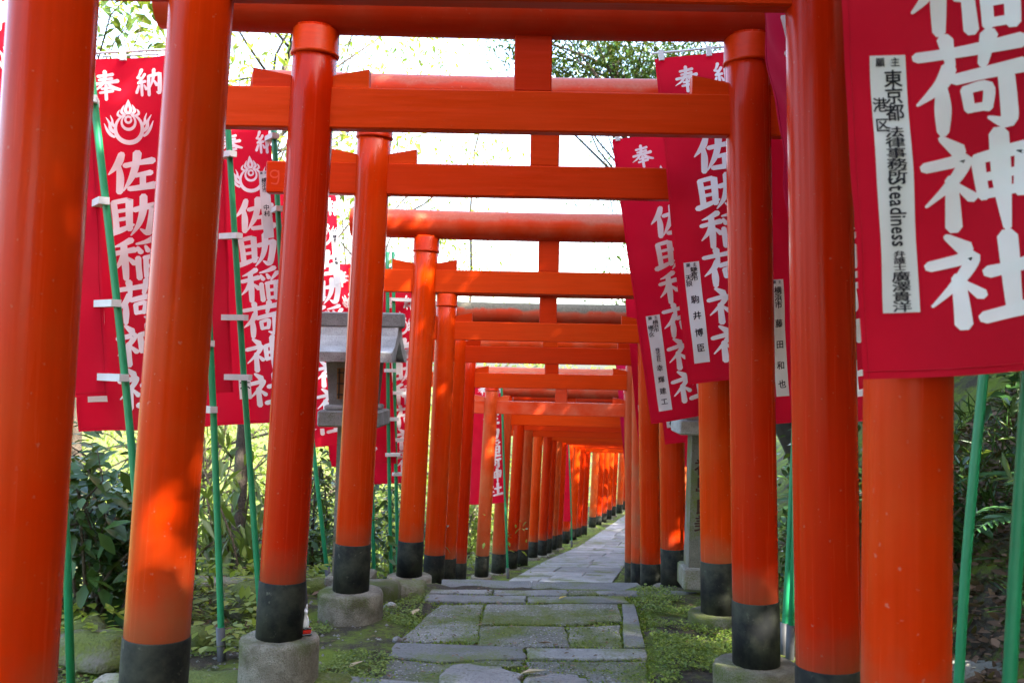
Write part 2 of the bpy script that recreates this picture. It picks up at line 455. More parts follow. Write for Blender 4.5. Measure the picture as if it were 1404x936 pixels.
SL, SR_ = M['slab'], M['slab_rough']
px_slab([(500, 470), (868, 476), (868, 499), (486, 494)], SL, rough=.012)
px_slab([(874, 478), (1235, 476), (1250, 500), (874, 499)], SL, rough=.012)
px_slab([(516, 452), (742, 454), (738, 468), (500, 467)], SL, rough=.014, sub=5)
px_slab([(748, 454), (1020, 453), (1024, 473), (746, 472)], SL, rough=.014, sub=5)
px_slab([(1026, 453), (1232, 456), (1236, 472), (1030, 473)], SR_, rough=.014, sub=5)
px_slab([(556, 503), (712, 503), (688, 640), (392, 640)], SR_, lift=-.006, rough=.02)
px_slab([(722, 505), (1205, 505), (1224, 568), (1010, 580), (700, 578)], SR_, lift=-.004, rough=.02)
px_slab([(698, 584), (1006, 586), (1030, 660), (686, 655)], SR_, lift=-.008, rough=.02)
px_slab([(1014, 586), (1216, 578), (1224, 660), (1036, 661)], SR_, lift=-.010, rough=.012)
px_slab([(1222, 508), (1268, 508), (1308, 664), (1232, 664)], SL, lift=.004)
px_slab([(384, 647), (860, 664), (866, 706), (560, 716), (352, 696)], SL, rough=.009)
px_slab([(868, 668), (1308, 672), (1312, 706), (876, 706)], SL, rough=.009)
px_slab([(350, 704), (560, 724), (650, 712), (862, 712), (862, 728), (700, 735), (560, 752), (540, 800), (300, 800)], SR_, lift=-.008, rough=.02, sub=2)
px_slab([(868, 712), (1312, 712), (1318, 800), (1100, 800), (1080, 762), (860, 758)], SR_, lift=-.008, rough=.02, sub=2)
px_slab([(566, 756), (620, 730), (740, 738), (840, 764), (850, 800), (800, 830), (552, 830)], M['rock'], lift=.006, rough=.022, sub=4)
px_slab([(868, 775), (960, 764), (1060, 770), (1096, 800), (1090, 830), (862, 830)], M['rock'], lift=.004, rough=.022, sub=4)
px_slab([(160, 772), (530, 806), (540, 850), (100, 850)], SL, lift=.01, rough=.01)
# slabs towards and under the camera (they go on out of the frame)
for r_ in range(7):
    y1 = 4.05 - r_ * .55; y0 = y1 - .53
    cxr = [-.66, rnd.uniform(-.25, .25), .66]
    for k in range(2):
        xm = float(pxc(y0)) + .05
        slab([(xm + cxr[k] + .008, y0), (xm + cxr[k + 1] - .008, y0), (xm + cxr[k + 1] - .008, y1), (xm + cxr[k] + .008, y1)],
             SL if (r_ + k) % 2 else SR_, rough=.01)

# the flight of steps down from the terrace, each tread one or two long stones
step_d = np.arange(6.83, 12.0, .42)
for i, d0 in enumerate(step_d):
    d1 = d0 + .45
    zt = float(pz(d0 + .3)) + .01
    xc = float(pxc(d0)); ang = float(pxc(d0 + 1) - pxc(d0))
    cuts = [-.72, rnd.uniform(-.3, .3), .72]
    for k in range(2):
        a, b = cuts[k] + .006, cuts[k + 1] - .006
        slab([(xc + a, d0), (xc + b, d0), (xc + b + ang * .4, d1), (xc + a + ang * .4, d1)], M['slab'] if i < 3 else M['slab_far'], name='step_slab', thick=.16,
             zf=lambda x, y, z_=zt: z_, rough=.022, sub=5)
d0 = 12.1; i = 0
while d0 < 37:
    L = rnd.uniform(.55, 1.0); d1 = d0 + L - .012
    cuts = [-.74, rnd.uniform(-.35, .35), .74]
    for k in range(2):
        a, b = cuts[k] + .006, cuts[k + 1] - .006
        slab([(float(pxc(d0)) + a, d0), (float(pxc(d0)) + b, d0), (float(pxc(d1)) + b, d1), (float(pxc(d1)) + a, d1)],
             M['slab_far'], thick=.1, zf=lambda x, y: float(pz(y)) + .02, rough=.01, sub=2)
    d0 += L

# ------------------------------------------------------------------ torii gates
GATE_GROUP = 'vermilion torii gates along the path'
ORD = ['nearest', 'second', 'third', 'fourth', 'fifth', 'sixth', 'seventh', 'eighth', 'ninth', 'tenth', 'eleventh', 'twelfth', 'thirteenth',
       'fourteenth', 'fifteenth', 'sixteenth', 'seventeenth', 'eighteenth', 'nineteenth', 'twentieth', 'twenty-first', 'twenty-second',
       'twenty-third', 'twenty-fourth', 'twenty-fifth', 'twenty-sixth', 'twenty-seventh', 'twenty-eighth', 'farthest']


def post_mesh(L, r0, r1, seg=28):
    mb = MB(); prof = []
    for k in range(9):
        t = k / 8; prof.append((r0 + (r1 - r0) * t, L * t))
    mb.lathe(prof, seg); return mb


def gate(i, BL, BR, zn, leanl, leanr, bandl, bandr, far=False, mats=('paint', 'paint', 'beam', 'log'), foot=(.17, .2, .17, .2), rr=.1, logz=.445, over=.69):
    """BL/BR world points of the two post bases, zn height of the tie beam's centre"""
    mid = (BL + BR) / 2; yaw = math.atan2(BR.y - BL.y, BR.x - BL.x)
    g = empty('torii_gate', mid, yaw)
    half = math.hypot(BR.x - BL.x, BR.y - BL.y) / 2
    hn = zn - mid.z; top = hn + .36
    seg = 16 if far else 32
    xs_top = []
    for s, B, lean, band, mk, fr, fh in ((-1, BL, leanl, bandl, mats[0], foot[0], foot[1]), (1, BR, leanr, bandr, mats[1], foot[2], foot[3])):
        zb = B.z - mid.z; L = top - zb
        mb = post_mesh(L, rr, rr * .97, seg)
        o = mb.build('post', M[mk], g); o.location = (s * half, 0, zb); o.rotation_euler.y = -s * lean
        bmb = MB(); bmb.lathe([(rr + .003, -.002), (rr + .003, band * .5), (rr + .0025, band - .004), (rr + .001, band)], seg)
        bmb.build('black_base', M['band'], o)
        cmb = MB(); q = hn - zb
        cmb.lathe([(rr * .99, q + .232), (rr + .005, q + .234), (rr + .007, q + .24), (rr + .005, q + .248), (rr + .003, q + .251), (rr + .002, q + .345), (rr * .9, q + .36)], seg)
        cmb.build('cap_ring', M['beam'], o)
        xs_top.append((s * half - s * lean * (hn - zb), s * half - s * lean * (hn + .35 - zb)))
        fmb = MB(); jr = rnd.uniform(.97, 1.03)
        fmb.lathe([(fr * jr * 1.02, -.34), (fr * jr * 1.01, -.2), (fr * jr, -.1), (fr * jr * 1.005, -.02), (fr * jr * .97, -.006), (fr * jr * .9, -.003), (.02, 0)], seg, jit=.013)
        f_ = fmb.build('footing', M['concrete'], g); f_.location = (s * half, 0, zb)
    # tie beam through both posts
    x0, x1 = xs_top[0][0] - .60, xs_top[1][0] + .60
    mb = MB(); mb.bevbox(((x0 + x1) / 2, 0, hn), (x1 - x0, .075, .18), .006)
    nuki = mb.build('tie_beam', M[mats[2]], g)
    # wedges beside each post
    for xp, _ in xs_top:
        for s in (-1, 1):
            mb = MB(); a = xp + s * (rr - .012); b = xp + s * (rr + .155)
            z0 = hn + .0905; pr = [(a, z0), (b, z0), (b, z0 + .082), (a, z0 + .05)]
            vs = [(x, -.03, z) for x, z in pr] + [(x, .03, z) for x, z in pr]
            fs = [(0, 1, 2, 3), (7, 6, 5, 4), (0, 4, 5, 1), (1, 5, 6, 2), (2, 6, 7, 3), (3, 7, 4, 0)]
            if s < 0: fs = [f[::-1] for f in fs]
            mb.add(vs, fs); mb.build('wedge', M[mats[2]], g)
    # strut
    xm = (xs_top[0][0] + xs_top[1][0]) / 2 + .01
    mb = MB(); mb.bevbox((xm, 0, hn + .09 + .135 + (logz - .445) / 2), (.165, .06, .27 + logz - .445), .005); mb.build('strut', M[mats[2]], g)
    # lintel log, very slightly sagging/bowed with cut ends
    x0, x1 = xs_top[0][1] - over, xs_top[1][1] + over
    mb = MB(); pts = []; rad = []
    for k in range(13):
        t = k / 12; pts.append((x0 + (x1 - x0) * t, 0, hn + logz + .018 * (2 * t - 1) ** 2)); rad.append(.115)
    mb.tube(pts, rad, 24 if not far else 14); mb.build('lintel_log', M[mats[3]], g)
    tag(g, None, 'torii gate', GATE_GROUP)
    return g, nuki


near = [  # d, left base, right base, tie beam y (at x=715), leans, bands, materials, footing
    (2.32, (2, 1130), (1240, 1150), None, .038, .004, .26, .26, ('paint',) * 2, (.17, .1, .17, .1)),
    (3.105, (207, 990), (1138, 1026), None, .047, .030, .27, .26, ('paint',) * 2, (.17, .2, .17, .2)),
    (4.38, (383, 871), (1037, 908), 155, .040, .029, .245, .275, ('paint',) * 2, (.168, .2, .18, .2)),
    (5.68, (481, 808), (986, 838), 250, .032, .030, .265, .29, ('paint',) * 2, (.18, .2, .17, .2)),
    (7.90, (561, 788), (924, 803), 388, .033, .030, .275, .30, ('paint',) * 2, (.18, .2, .17, .2)),
    (9.59, (594, 799), (893, 811), 455, .030, .030, .28, .28, ('paint',) * 2, (.15, .2, .15, .2)),
    (10.7, (611, 801), (878, 806), 487, .030, .012, .29, .28, ('paint', 'paint_rot'), (.15, .2, .15, .2)),
    (11.9, (627, 802), (868, 802), 522, .030, .012, .28, .28, ('paint', 'paint_old'), (.15, .2, .15, .2)),
]
LABEL_NEAR = [
    'nearest torii gate, its thick posts cut by the left and right picture edges',
    'second torii gate, left post flecked with sunlight, tie beam at the top edge',
    'third torii gate, round lintel log across the top of the picture',
    'fourth torii gate, its tie beam and paler log behind the third',
    'fifth torii gate, smooth round log below the white sky gap',
    'sixth torii gate just behind the fifth, cap ring under its log',
    'seventh torii gate with a moss-grey log and a mouldy right post',
    'eighth torii gate, right post faded, close behind the mossy log',
]
gates = []
for i, (d, bl, br, yn, ll, lr, b0, b1, mt, ft) in enumerate(near):
    BL, BR = at(*bl, d), at(*br, d)
    zn = at(715, yn, d).z if yn is not None else (at(715, 7, d).z + .09 if i == 1 else (BL.z + BR.z) / 2 + 2.35)
    logm = {6: 'log_moss', 5: 'log_moss'}.get(i, 'log')
    g, nk = gate(i, BL, BR, zn, ll, lr, b0, b1, False, (mt[0], mt[1], 'beam', logm), ft, .1, .485 if i == 3 else .445, .60 if i == 4 else .69)
    g['label'] = LABEL_NEAR[i]; gates.append((g, nk))

farl = [(660, 789, 13.9), (683, 784, 15.2), (701, 778, 16.2), (715, 775, 17.0), (730, 763, 18.4), (743, 760, 19.2), (750, 757, 20.0),
        (757, 752, 20.8), (764, 750, 21.6), (775, 744, 23.4), (785, 740, 24.4), (792, 738, 25.2), (799, 735, 26.0), (812, 722, 28.0),
        (820, 720, 28.8), (827, 716, 29.6), (834, 711, 30.4), (840, 706, 31.2), (849, 703, 32.5), (857, 698, 33.5), (865, 694, 35.0)]
for k, (x, y, d) in enumerate(farl):
    i = k + 8
    BL = at(x, y, d)
    dx = float(pxc(d + .5) - pxc(d - .5)); yw = -math.atan(dx) * .8
    BR = BL + Vector((2.1 * math.cos(yw), 2.1 * math.sin(yw), -.03))
    zn = (BL.z + BR.z) / 2 + 2.33 + rnd.uniform(-.04, .04)
    old = k in (0, 1, 3)
    g, nk = gate(i, BL, BR, zn, .034 + rnd.uniform(-.006, .006), .03, .29, .29, True,
                 ('paint_old' if old or k in (7, 13, 18) else 'paint', 'paint_old' if k % 3 == 0 else 'paint', 'beam' if k != 0 else 'log', 'log_moss' if k % 4 == 1 else 'log'),
                 (.15, .2, .15, .2), rr=.1 + rnd.uniform(-.009, .006))
    extra = {0: 'ninth torii gate, left post faded to dull orange brown', 1: 'tenth torii gate, brownish faded post right after the ninth'}
    g['label'] = extra.get(k, f'{ORD[i]} torii gate counted from the camera, down the lower path' if i < 28 else 'farthest torii gate, at the end of the visible row')
    gates.append((g, nk))
# ------------------------------------------------------------------ lettering
# brush strokes on a 100 x 100 field (x right, y down): lists of (x, y, width)
CH = {
 '佐': [[(33,2,13),(24,26,15),(3,52,3)], [(25,32,9),(26,60,15),(23,97,13)], [(38,31,12),(66,25,12),(95,21,17)], [(64,0,17),(60,30,15),(50,60,13),(31,94,3)],
        [(58,57,10),(74,54,11),(91,52,14)], [(74,54,13),(73,86,13)], [(44,89,12),(70,87,14),(98,84,18)]],
 '助': [[(10,14,13),(12,50,13),(13,86,13)], [(10,14,11),(40,9,13),(43,14,15),(41,82,14)], [(14,37,9),(40,34,9)], [(14,58,9),(40,55,9)], [(0,92,15),(25,83,13),(50,72,6)],
        [(54,35,13),(88,27,15),(93,32,17),(87,70,16),(79,93,15),(64,84,4)], [(73,2,16),(71,40,15),(61,72,11),(43,98,3)]],
 '稲': [[(42,2,15),(26,11,11),(6,18,3)], [(3,35,11),(28,30,12),(49,26,14)], [(27,12,13),(27,60,15),(26,98,12)], [(24,40,11),(16,58,10),(1,76,3)], [(32,44,5),(47,60,13)],
        [(90,0,15),(74,7,10),(53,12,5)], [(55,20,6),(61,33,12)], [(71,18,6),(76,30,11)], [(98,15,13),(89,26,9),(81,37,4)],
        [(55,47,12),(55,70,12),(56,98,13)], [(68,47,10),(90,45,13),(94,50,14),(92,95,13)], [(71,46,11),(71,95,10)], [(72,69,9),(90,68,9)], [(71,92,10),(92,91,10)]],
 '荷': [[(2,18,11),(50,12,12),(98,7,16)], [(31,-2,15),(34,28,9)], [(71,-4,15),(64,28,9)], [(32,30,14),(22,50,13),(0,70,3)], [(23,52,10),(23,76,15),(22,101,11)],
        [(36,44,12),(66,38,13),(99,34,16)], [(84,40,14),(85,70,15),(83,94,14),(66,88,4)], [(46,56,11),(48,78,10)], [(46,56,9),(67,53,11),(65,77,10)], [(48,77,9),(65,75,9)]],
 '神': [[(20,0,7),(36,14,16)], [(2,32,11),(26,27,12),(42,24,13),(30,46,11),(2,74,3)], [(27,46,12),(27,98,15)], [(32,52,6),(46,66,12)],
        [(54,24,13),(57,66,11)], [(54,24,11),(90,17,14),(95,22,15),(91,64,13)], [(58,45,9),(90,41,9)], [(57,64,10),(92,60,10)], [(74,-2,17),(75,50,16),(75,103,7)]],
 '社': [[(20,0,7),(36,14,16)], [(2,32,11),(26,27,12),(42,24,13),(30,46,11),(2,76,3)], [(27,46,12),(27,98,15)], [(32,52,6),(46,66,12)],
        [(55,42,13),(74,39,12),(93,35,15)], [(74,4,17),(74,86,14)], [(46,92,13),(72,87,14),(100,82,18)]],
 '奉': [[(22,15,10),(50,12,10),(77,8,12)], [(26,29,9),(50,26,9),(73,23,11)], [(4,46,11),(50,39,11),(94,33,15)], [(48,-2,15),(45,30,13),(27,56,9),(-2,74,3)], [(54,38,6),(73,56,14),(102,66,9)],
        [(34,62,9),(50,60,9),(67,58,10)], [(27,77,9),(50,74,10),(75,70,12)], [(50,50,12),(50,102,13)]],
 '納': [[(22,-2,14),(15,14,10),(5,26,5)], [(5,26,10),(24,31,10)], [(35,16,12),(20,36,10),(7,47,9)], [(7,47,9),(37,43,11)], [(22,44,12),(22,94,11)], [(10,58,10),(0,82,12)], [(32,57,6),(40,72,12)],
        [(51,24,13),(51,95,13)], [(51,24,11),(90,18,13),(95,22,15),(94,86,15),(82,86,4)], [(71,0,14),(69,34,12),(57,68,4)], [(70,40,6),(84,60,13)]],
}


def catmull(pts, n=5):
    if len(pts) == 2: return [tuple(a + (b - a) * k / 3 for a, b in zip(pts[0], pts[1])) for k in range(4)]
    out = []; P = [pts[0]] + list(pts) + [pts[-1]]
    for i in range(1, len(P) - 2):
        for k in range(n):
            t = k / n; q = []
            for a, b, c_, d_ in zip(P[i - 1], P[i], P[i + 1], P[i + 2]):
                q.append(.5 * (2 * b + (c_ - a) * t + (2 * a - 5 * b + 4 * c_ - d_) * t * t + (3 * b - a - 3 * c_ + d_) * t ** 3))
            out.append(tuple(q))
    out.append(tuple(pts[-1])); return out


def ribbon(pts, closed=False):
    """quads strip with rounded ends; returns 2D verts, faces"""
    q = catmull(pts) if not closed else pts
    vs = []; n = len(q); L = []
    for i in range(n):
        a = q[(i - 1) % n] if closed else q[max(i - 1, 0)]; b = q[(i + 1) % n] if closed else q[min(i + 1, n - 1)]
        dx, dy = b[0] - a[0], b[1] - a[1]; l = math.hypot(dx, dy) or 1
        L.append((dx / l, dy / l))
    rows = []
    if not closed:
        x, y, w = q[0]; dx, dy = L[0]; rows.append((x - dx * w * .38, y - dy * w * .38, dx, dy, w * .45))
    for (x, y, w), (dx, dy) in zip(q, L): rows.append((x, y, dx, dy, w))
    if not closed:
        x, y, w = q[-1]; dx, dy = L[-1]; rows.append((x + dx * w * .38, y + dy * w * .38, dx, dy, w * .45))
    for x, y, dx, dy, w in rows:
        for s in (-.5, 0, .5): vs.append((x - dy * w * s, y + dx * w * s))
    fs = []; m_ = len(rows)
    for i in range(m_ if closed else m_ - 1):
        j = (i + 1) % m_
        for k in range(2): fs.append((i * 3 + k, j * 3 + k, j * 3 + k + 1, i * 3 + k + 1))
    return vs, fs


def emblem_strokes():
    """ring-and-jewel crest with flames, field centred 0,0, ring radius 50 (y down)"""
    out = []
    def arc(cx, cy, r, a0, a1, w0, w1, n=22):
        return [(cx + r * math.cos(R(a0 + (a1 - a0) * k / n)), cy + r * math.sin(R(a0 + (a1 - a0) * k / n)),
                 w0 + (w1 - w0) * math.sin(math.pi * k / n)) for k in range(n + 1)]
    out.append(arc(0, 0, 45, -78, 258, 5, 15)); out.append(arc(0, -20, 23, -62, 242, 4, 10)); out.append(arc(0, -28, 10, 0, 330, 7, 8, 12)); 
    def flame(x0, y0, pts, s=1): out.append([(x0 + s * a, y0 + b, w) for a, b, w in pts])
    for s in (-1, 1):
        flame(0, -50, [(3, 2, 10), (9, -10, 11), (5, -24, 10), (0, -44, 3)], s)
        flame(0, -49, [(14, 3, 9), (22, -6, 10), (18, -18, 7), (13, -28, 2)], s)
        flame(0, -46, [(26, 6, 8), (35, 0, 9), (33, -9, 6), (28, -15, 2)], s)
        flame(0, -10, [(50, 20, 10), (61, 8, 12), (64, -10, 9), (76, -30, 2)], s)
        flame(0, -10, [(50, 0, 9), (55, -10, 10), (55, -20, 7), (61, -36, 2)], s)
        flame(0, -8, [(48, 34, 8), (60, 26, 10), (72, 10, 9), (82, -12, 2)], s)
    return out


CHR = {k: [ribbon([(float(q[0]), float(q[1]), q[2] * 1.07) for q in s]) for s in v_] for k, v_ in CH.items()}
EMB = [ribbon(s) for s in emblem_strokes()]
GLYPH = {}


def glyph(ch):
    """2D triangles of one typeset character in a unit field"""
    if ch in GLYPH: return GLYPH[ch]
    f = bpy.data.curves.new('glyph', 'FONT'); f.body = ch; f.size = 1; f.resolution_u = 2
    o = bpy.data.objects.new('glyph', f); COL.objects.link(o)
    dg = bpy.context.evaluated_depsgraph_get()
    me_ = bpy.data.meshes.new_from_object(o.evaluated_get(dg))
    vs = [(v_.co.x, v_.co.y) for v_ in me_.vertices]; fs = [tuple(p_.vertices) for p_ in me_.polygons]
    adv = max((v_[0] for v_ in vs), default=.3)
    bpy.data.objects.remove(o); bpy.data.curves.remove(f); bpy.data.meshes.remove(me_)
    GLYPH[ch] = (vs, fs, adv); return GLYPH[ch]


class Cloth:
    """a hanging cloth: corners TL TR BL BR, with folds; P(u,v,off) maps metres across/down to space"""
    def __init__(s, TL, TR, BL, BR, amp=.012, seed=0):
        s.c = (TL, TR, BL, BR); r_ = random.Random(seed)
        s.nrm = (TR - TL).cross(BL - TL).normalized()      # towards the viewer for TL->TR right, down
        if s.nrm.y > 0: s.nrm = -s.nrm
        s.ph = [r_.uniform(0, 6.28) for _ in range(6)]; s.amp = amp * 1.5
    def P(s, u, v_, off=0.0):
        TL, TR, BL, BR = s.c; a = s.amp; p_ = s.ph
        b = TL.lerp(TR, u).lerp(BL.lerp(BR, u), v_)
        w = a * (.9 * math.sin(u * 5.2 + p_[0] + v_ * 2.2) * (.35 + v_) + .45 * math.sin(u * 11 + p_[1] - v_ * 3) * v_ + .5 * math.sin(v_ * 9 + p_[2] + u * 2) * .6
                 + .25 * math.sin(v_ * 23 + u * 9 + p_[3]) * (1 - .3 * u) + .12 * math.sin(v_ * 47 - u * 13 + p_[4]))
        return b + s.nrm * (w + off) + Vector((0, 0, .004 * math.sin(u * 6 + p_[5]) * v_))


BW, BH = .60, 1.80


def put(mb, cl, vs, fs, fx, off):
    mb.add([cl.P(*fx(x, y), off) for x, y in vs], fs, True)


def banner_print(cl, uc=.47, upto=None):
    mb = MB(); lay = 0
    def block(strokes, cx, cy, w, h, cen=False):
        nonlocal lay
        for vs, fs in strokes:
            if cen: fx = lambda x, y: ((cx + x * w) / BW, (cy + y * h) / BH)
            else: fx = lambda x, y: ((cx + (x / 100 - .5) * w) / BW, (cy + (y / 100 - .5) * h) / BH)
            put(mb, cl, vs, fs, fx, .0022 + (lay % 14) * .00005); lay += 1
    c = uc * BW
    block(CHR['奉'], c - .105, .13, .125, .13); block(CHR['納'], c + .105, .13, .125, .13)
    block(EMB, c, .345, .146 / 100, .150 / 100, True)
    for k, ch in enumerate('佐助稲荷神社'):
        block(CHR[ch], c, 1.8 - 1.24 + k * .208, .232, .192)
    return mb


def label_part(ban, cl, u0, v0, w, h, cols, name='name_label'):
    """white name strip sewn on; cols = list of (x frac, y start frac, char size frac of width, text, rotated)"""
    mb = MB(); vs = []; fs = []; nx_, ny_ = 2, 14
    for j in range(ny_ + 1):
        for i_ in range(nx_ + 1):
            vs.append(cl.P((u0 + w * i_ / nx_) / BW, (v0 + h * j / ny_) / BH, .0032))
    for j in range(ny_):
        for i_ in range(nx_):
            a = j * (nx_ + 1) + i_; fs.append((a, a + nx_ + 1, a + nx_ + 2, a + 1))
    mb.add(vs, fs, True); lo = mb.build(name, M['label'], ban)
    ib = MB(); lay = 0
    for xf, yf, sz, text, rot, pitch in cols:
        y = v0 + yf * h; s_ = sz * w
        for ch in text:
            if ch == ' ': y += s_ * .5; continue
            gv, gf, adv = glyph(ch)
            if not gv: continue
            for jx, jy in ((0, 0), (.035, 0), (.018, .03), (0, .028), (.035, .028)):
                if rot:
                    fx = lambda a, b: ((u0 + xf * w - (b - .3 + jx) * -s_ * 1.5 ) / BW, (y + (a + jy) * s_) / BH)
                else:
                    fx = lambda a, b: ((u0 + xf * w + (a - .5 + jx) * s_) / BW, (y + (.85 - b + jy) * s_ * min(1, pitch * 1.08)) / BH)
                put(ib, cl, gv, gf, fx, .0042 + (lay % 8) * .00005); lay += 1
            y += (adv + .06) * s_ if rot else s_ * pitch
    if ib.v: tag(ib.build('handwriting', M['ink'], lo), kind='stuff')
    return lo


BAN_GROUP = 'red votive banners beside the gates'


def tube_obj(name, pts, r_, mat, parent=None, seg=10):
    mb = MB(); mb.tube(pts, r_, seg); return mb.build(name, mat, parent)


def banner(label, tl, bl, d, yaw=0.0, d_bot=None, amp=.012, seed=0, labels=(), uc=.47, pole=None, tabs=True, mat='cloth', prnt=True, skew=.0, h=BH, bar=True):
    """tl, bl picture points of the left edge at depth d; pole = (top px, bottom px, depth, bottom depth)"""
    TL = at(*tl, d); BL = at(*bl, d_bot or d)
    dn = (BL - TL).normalized(); TL = BL - dn * h
    rt = Vector((math.cos(yaw), math.sin(yaw), 0)); rt = (rt - dn * rt.dot(dn) * (1 - skew)).normalized()
    TR = TL + rt * BW; BR = BL + rt * BW
    b = empty('votive_banner', (TL.x, TL.y, float(gz(np.array(TL.x), np.array(TL.y)))))
    off = Vector(b.location)
    cl = Cloth(TL - off, TR - off, BL - off, BR - off, amp, seed)
    mb = MB(); nu, nv = 22, 56; vs = []; fs = []
    for j in range(nv + 1):
        for i_ in range(nu + 1): vs.append(cl.P(i_ / nu, j / nv))
    for j in range(nv):
        for i_ in range(nu):
            a = j * (nu + 1) + i_; fs.append((a, a + nu + 1, a + nu + 2, a + 1))
    mb.add(vs, fs, True)
    co = mb.build('cloth', M[mat], b)
    hb = MB()                                   # sewn hems down both sides and along the bottom
    for u_ in (0.0, 1.0):
        uu = (u_ + .022) if u_ == 0 else (u_ - .022)
        hb.tube([cl.P(uu, j / 40, .001) for j in range(41)], .0011, 4, False)
    hb.tube([cl.P(i_ / 20, .991, .001) for i_ in range(21)], .0011, 4, False)
    hb.build('hem', M[mat], co)
    if prnt: banner_print(cl, uc).build('lettering', M['print'], b)
    for l in labels: label_part(b, cl, *l)
    # top bar and loops
    if bar:
        e = (rt * .5 + dn * 0)
        up = -dn * .028
        tube_obj('top_bar', [TL - off + up - rt * .02, TR - off + up + rt * .05], .006, M['white_plastic'], b, 8)
        for u_ in (.06, .5, .94):
            lb = MB()
            q = TL.lerp(TR, u_) - off + up * .45
            mt = Matrix((rt, -Vector(cl.nrm), -dn)).transposed()
            lb.box(q, (.028, .016, .055), mt); lb.build('loop', M['white_plastic'], b)
    if pole:
        (pt, pb, dt, db) = pole
        a = at(*pt, dt); c_ = at(*pb, db)
        dirv = (a - c_).normalized()
        zg = float(gz(np.array(c_.x), np.array(c_.y)))
        t = (c_.z - (zg - .1)) / max(dirv.z, .2); c2 = c_ - dirv * t
        side = Vector((dirv.z, 0, -dirv.x)) * rnd.uniform(-.02, .02)
        pts = [c2 - off, (c2.lerp(a, .5) + side) - off, a - off]
        tube_obj('pole', catm3(pts, 6), .0165, M['green_pole'], b, 10)
        tube_obj('socket', [c2 - off, c2 - off + dirv * .26], .022, M['grey_pipe'], b, 10)
        if tabs:
            for k, v_ in enumerate((.06, .30, .54, .78, .955)):
                e = cl.P(1.0, v_)
                # nearest point of the pole at that height
                tt = (e.z + off.z - c2.z) / (a.z - c2.z); pp = c2.lerp(a, min(1, max(0, tt))) - off
                mb = MB(); m_ = (e + pp) / 2; L = (pp - e); ln = max(L.length, .03)
                ax = L.normalized() if L.length > .005 else rt
                fwd = Vector((0, -1, 0)); zz = ax.cross(fwd).normalized(); yy = zz.cross(ax)
                mt = Matrix((ax, yy, zz)).transposed()
                mb.box(m_ + fwd * .012, (ln + .07, .044, .03), mt); mb.build('tab', M['white_plastic'], b)
    tag(b, label, 'banner', BAN_GROUP)
    return b


def catm3(pts, n):
    P = [tuple(q) for q in pts]
    return [Vector(q) for q in catmull(P, n)]


NAMES = [
    [(.72, .01, .3, '主', 0, 1), (.28, .01, .3, '願', 0, 1)],
]


def strip(cols): return [(.70, .008, .26, '主', 0, 1), (.28, .008, .26, '願', 0, 1)] + cols


# right hand banners
banner('large crimson banner in front of the nearest right post, bottom edge fully seen', (1100, -662), (1190, 522), 2.10, .02, amp=.012, seed=4,
       labels=[(.055, 1.115, .078, .545, strip([(.62, .055, .52, '東京都', 0, .88), (.22, .16, .42, '港', 0, 1), (.24, .24, .4, '区', 0, 1),
                                               (.55, .275, .56, '法律事務所', 0, .52), (.5, .475, .425, 'Steadiness', 1, 1), (.5, .758, .36, '弁護士', 0, .5), (.52, .838, .53, '廣澤貴洋', 0, .52)]))],
       uc=.45, pole=((1424, 300), (1388, 930), 2.35, 2.35), tabs=False)
banner('plain rose crimson banner edge showing between third and second right posts', (1041, -60), (1106, 410), 3.65, .95, amp=.02, seed=9, mat='cloth_pink', uc=.55,
       pole=((1358, 420), (1320, 930), 3.3, 3.3), tabs=False, bar=False)
banner('dark crimson banner behind third right post, name strip beside the post', (1020, 50), (1052, 583), 4.75, .05, amp=.014, seed=3,
       labels=[(.055, 1.11, .066, .56, strip([(.5, .06, .62, '横浜市', 0, .85), (.5, .34, .62, '藤', 0, 1), (.5, .52, .62, '田', 0, 1), (.5, .70, .62, '和', 0, 1), (.5, .86, .62, '也', 0, 1)]))],
       uc=.62, pole=((1096, 300), (1076, 832), 5.1, 5.1), tabs=False)
banner('crimson banner left of the third right post with long name strip', (898, 80), (943, 527), 5.45, .02, amp=.012, seed=5,
       labels=[(.045, 1.135, .085, .555, strip([(.62, .05, .48, '鎌倉市', 0, .62), (.24, .12, .42, '天狼', 0, .9), (.5, .33, .55, '駒', 0, 1), (.5, .49, .55, '井', 0, 1), (.5, .66, .55, '博', 0, 1), (.5, .81, .55, '臣', 0, 1)]))],
       uc=.45, pole=((1104, 250), (1086, 800), 5.6, 5.6), tabs=False)
banner('slanting crimson banner hung before the fifth gate, narrow name strip', (838, 183), (892, 580), 6.25, .04, amp=.014, seed=6,
       labels=[(.06, 1.13, .085, .60, strip([(.62, .05, .42, '横浜市', 0, .7), (.24, .10, .4, '磯子区', 0, .7), (.5, .34, .34, '株式会社', 0, .75), (.5, .52, .5, '幸', 0, 1), (.5, .64, .5, '輝', 0, 1), (.5, .76, .5, '建', 0, 1), (.5, .87, .5, '工', 0, 1)]))],
       uc=.47, pole=((1010, 250), (1016, 790), 6.5, 6.5), tabs=False)
banner('crimson banner half hidden behind the slanting one, short white label', (872, 262), (912, 610), 7.35, .03, amp=.012, seed=8,
       labels=[(.03, 1.08, .085, .60, strip([(.5, .9, .55, '樹', 0, 1)]))], uc=.5, pole=((985, 300), (992, 790), 7.6, 7.6), tabs=False)
banner('small crimson banner beside the mouldy post of seventh gate', (856, 395), (879, 645), 10.05, .0, amp=.017, seed=10,
       labels=[(.03, 1.14, .085, .60, strip([(.5, .10, .5, '藤沢市', 0, .7), (.5, .42, .5, '高木良樹', 0, .8)]))], uc=.52, pole=((942, 420), (948, 780), 10.2, 10.2), tabs=False)
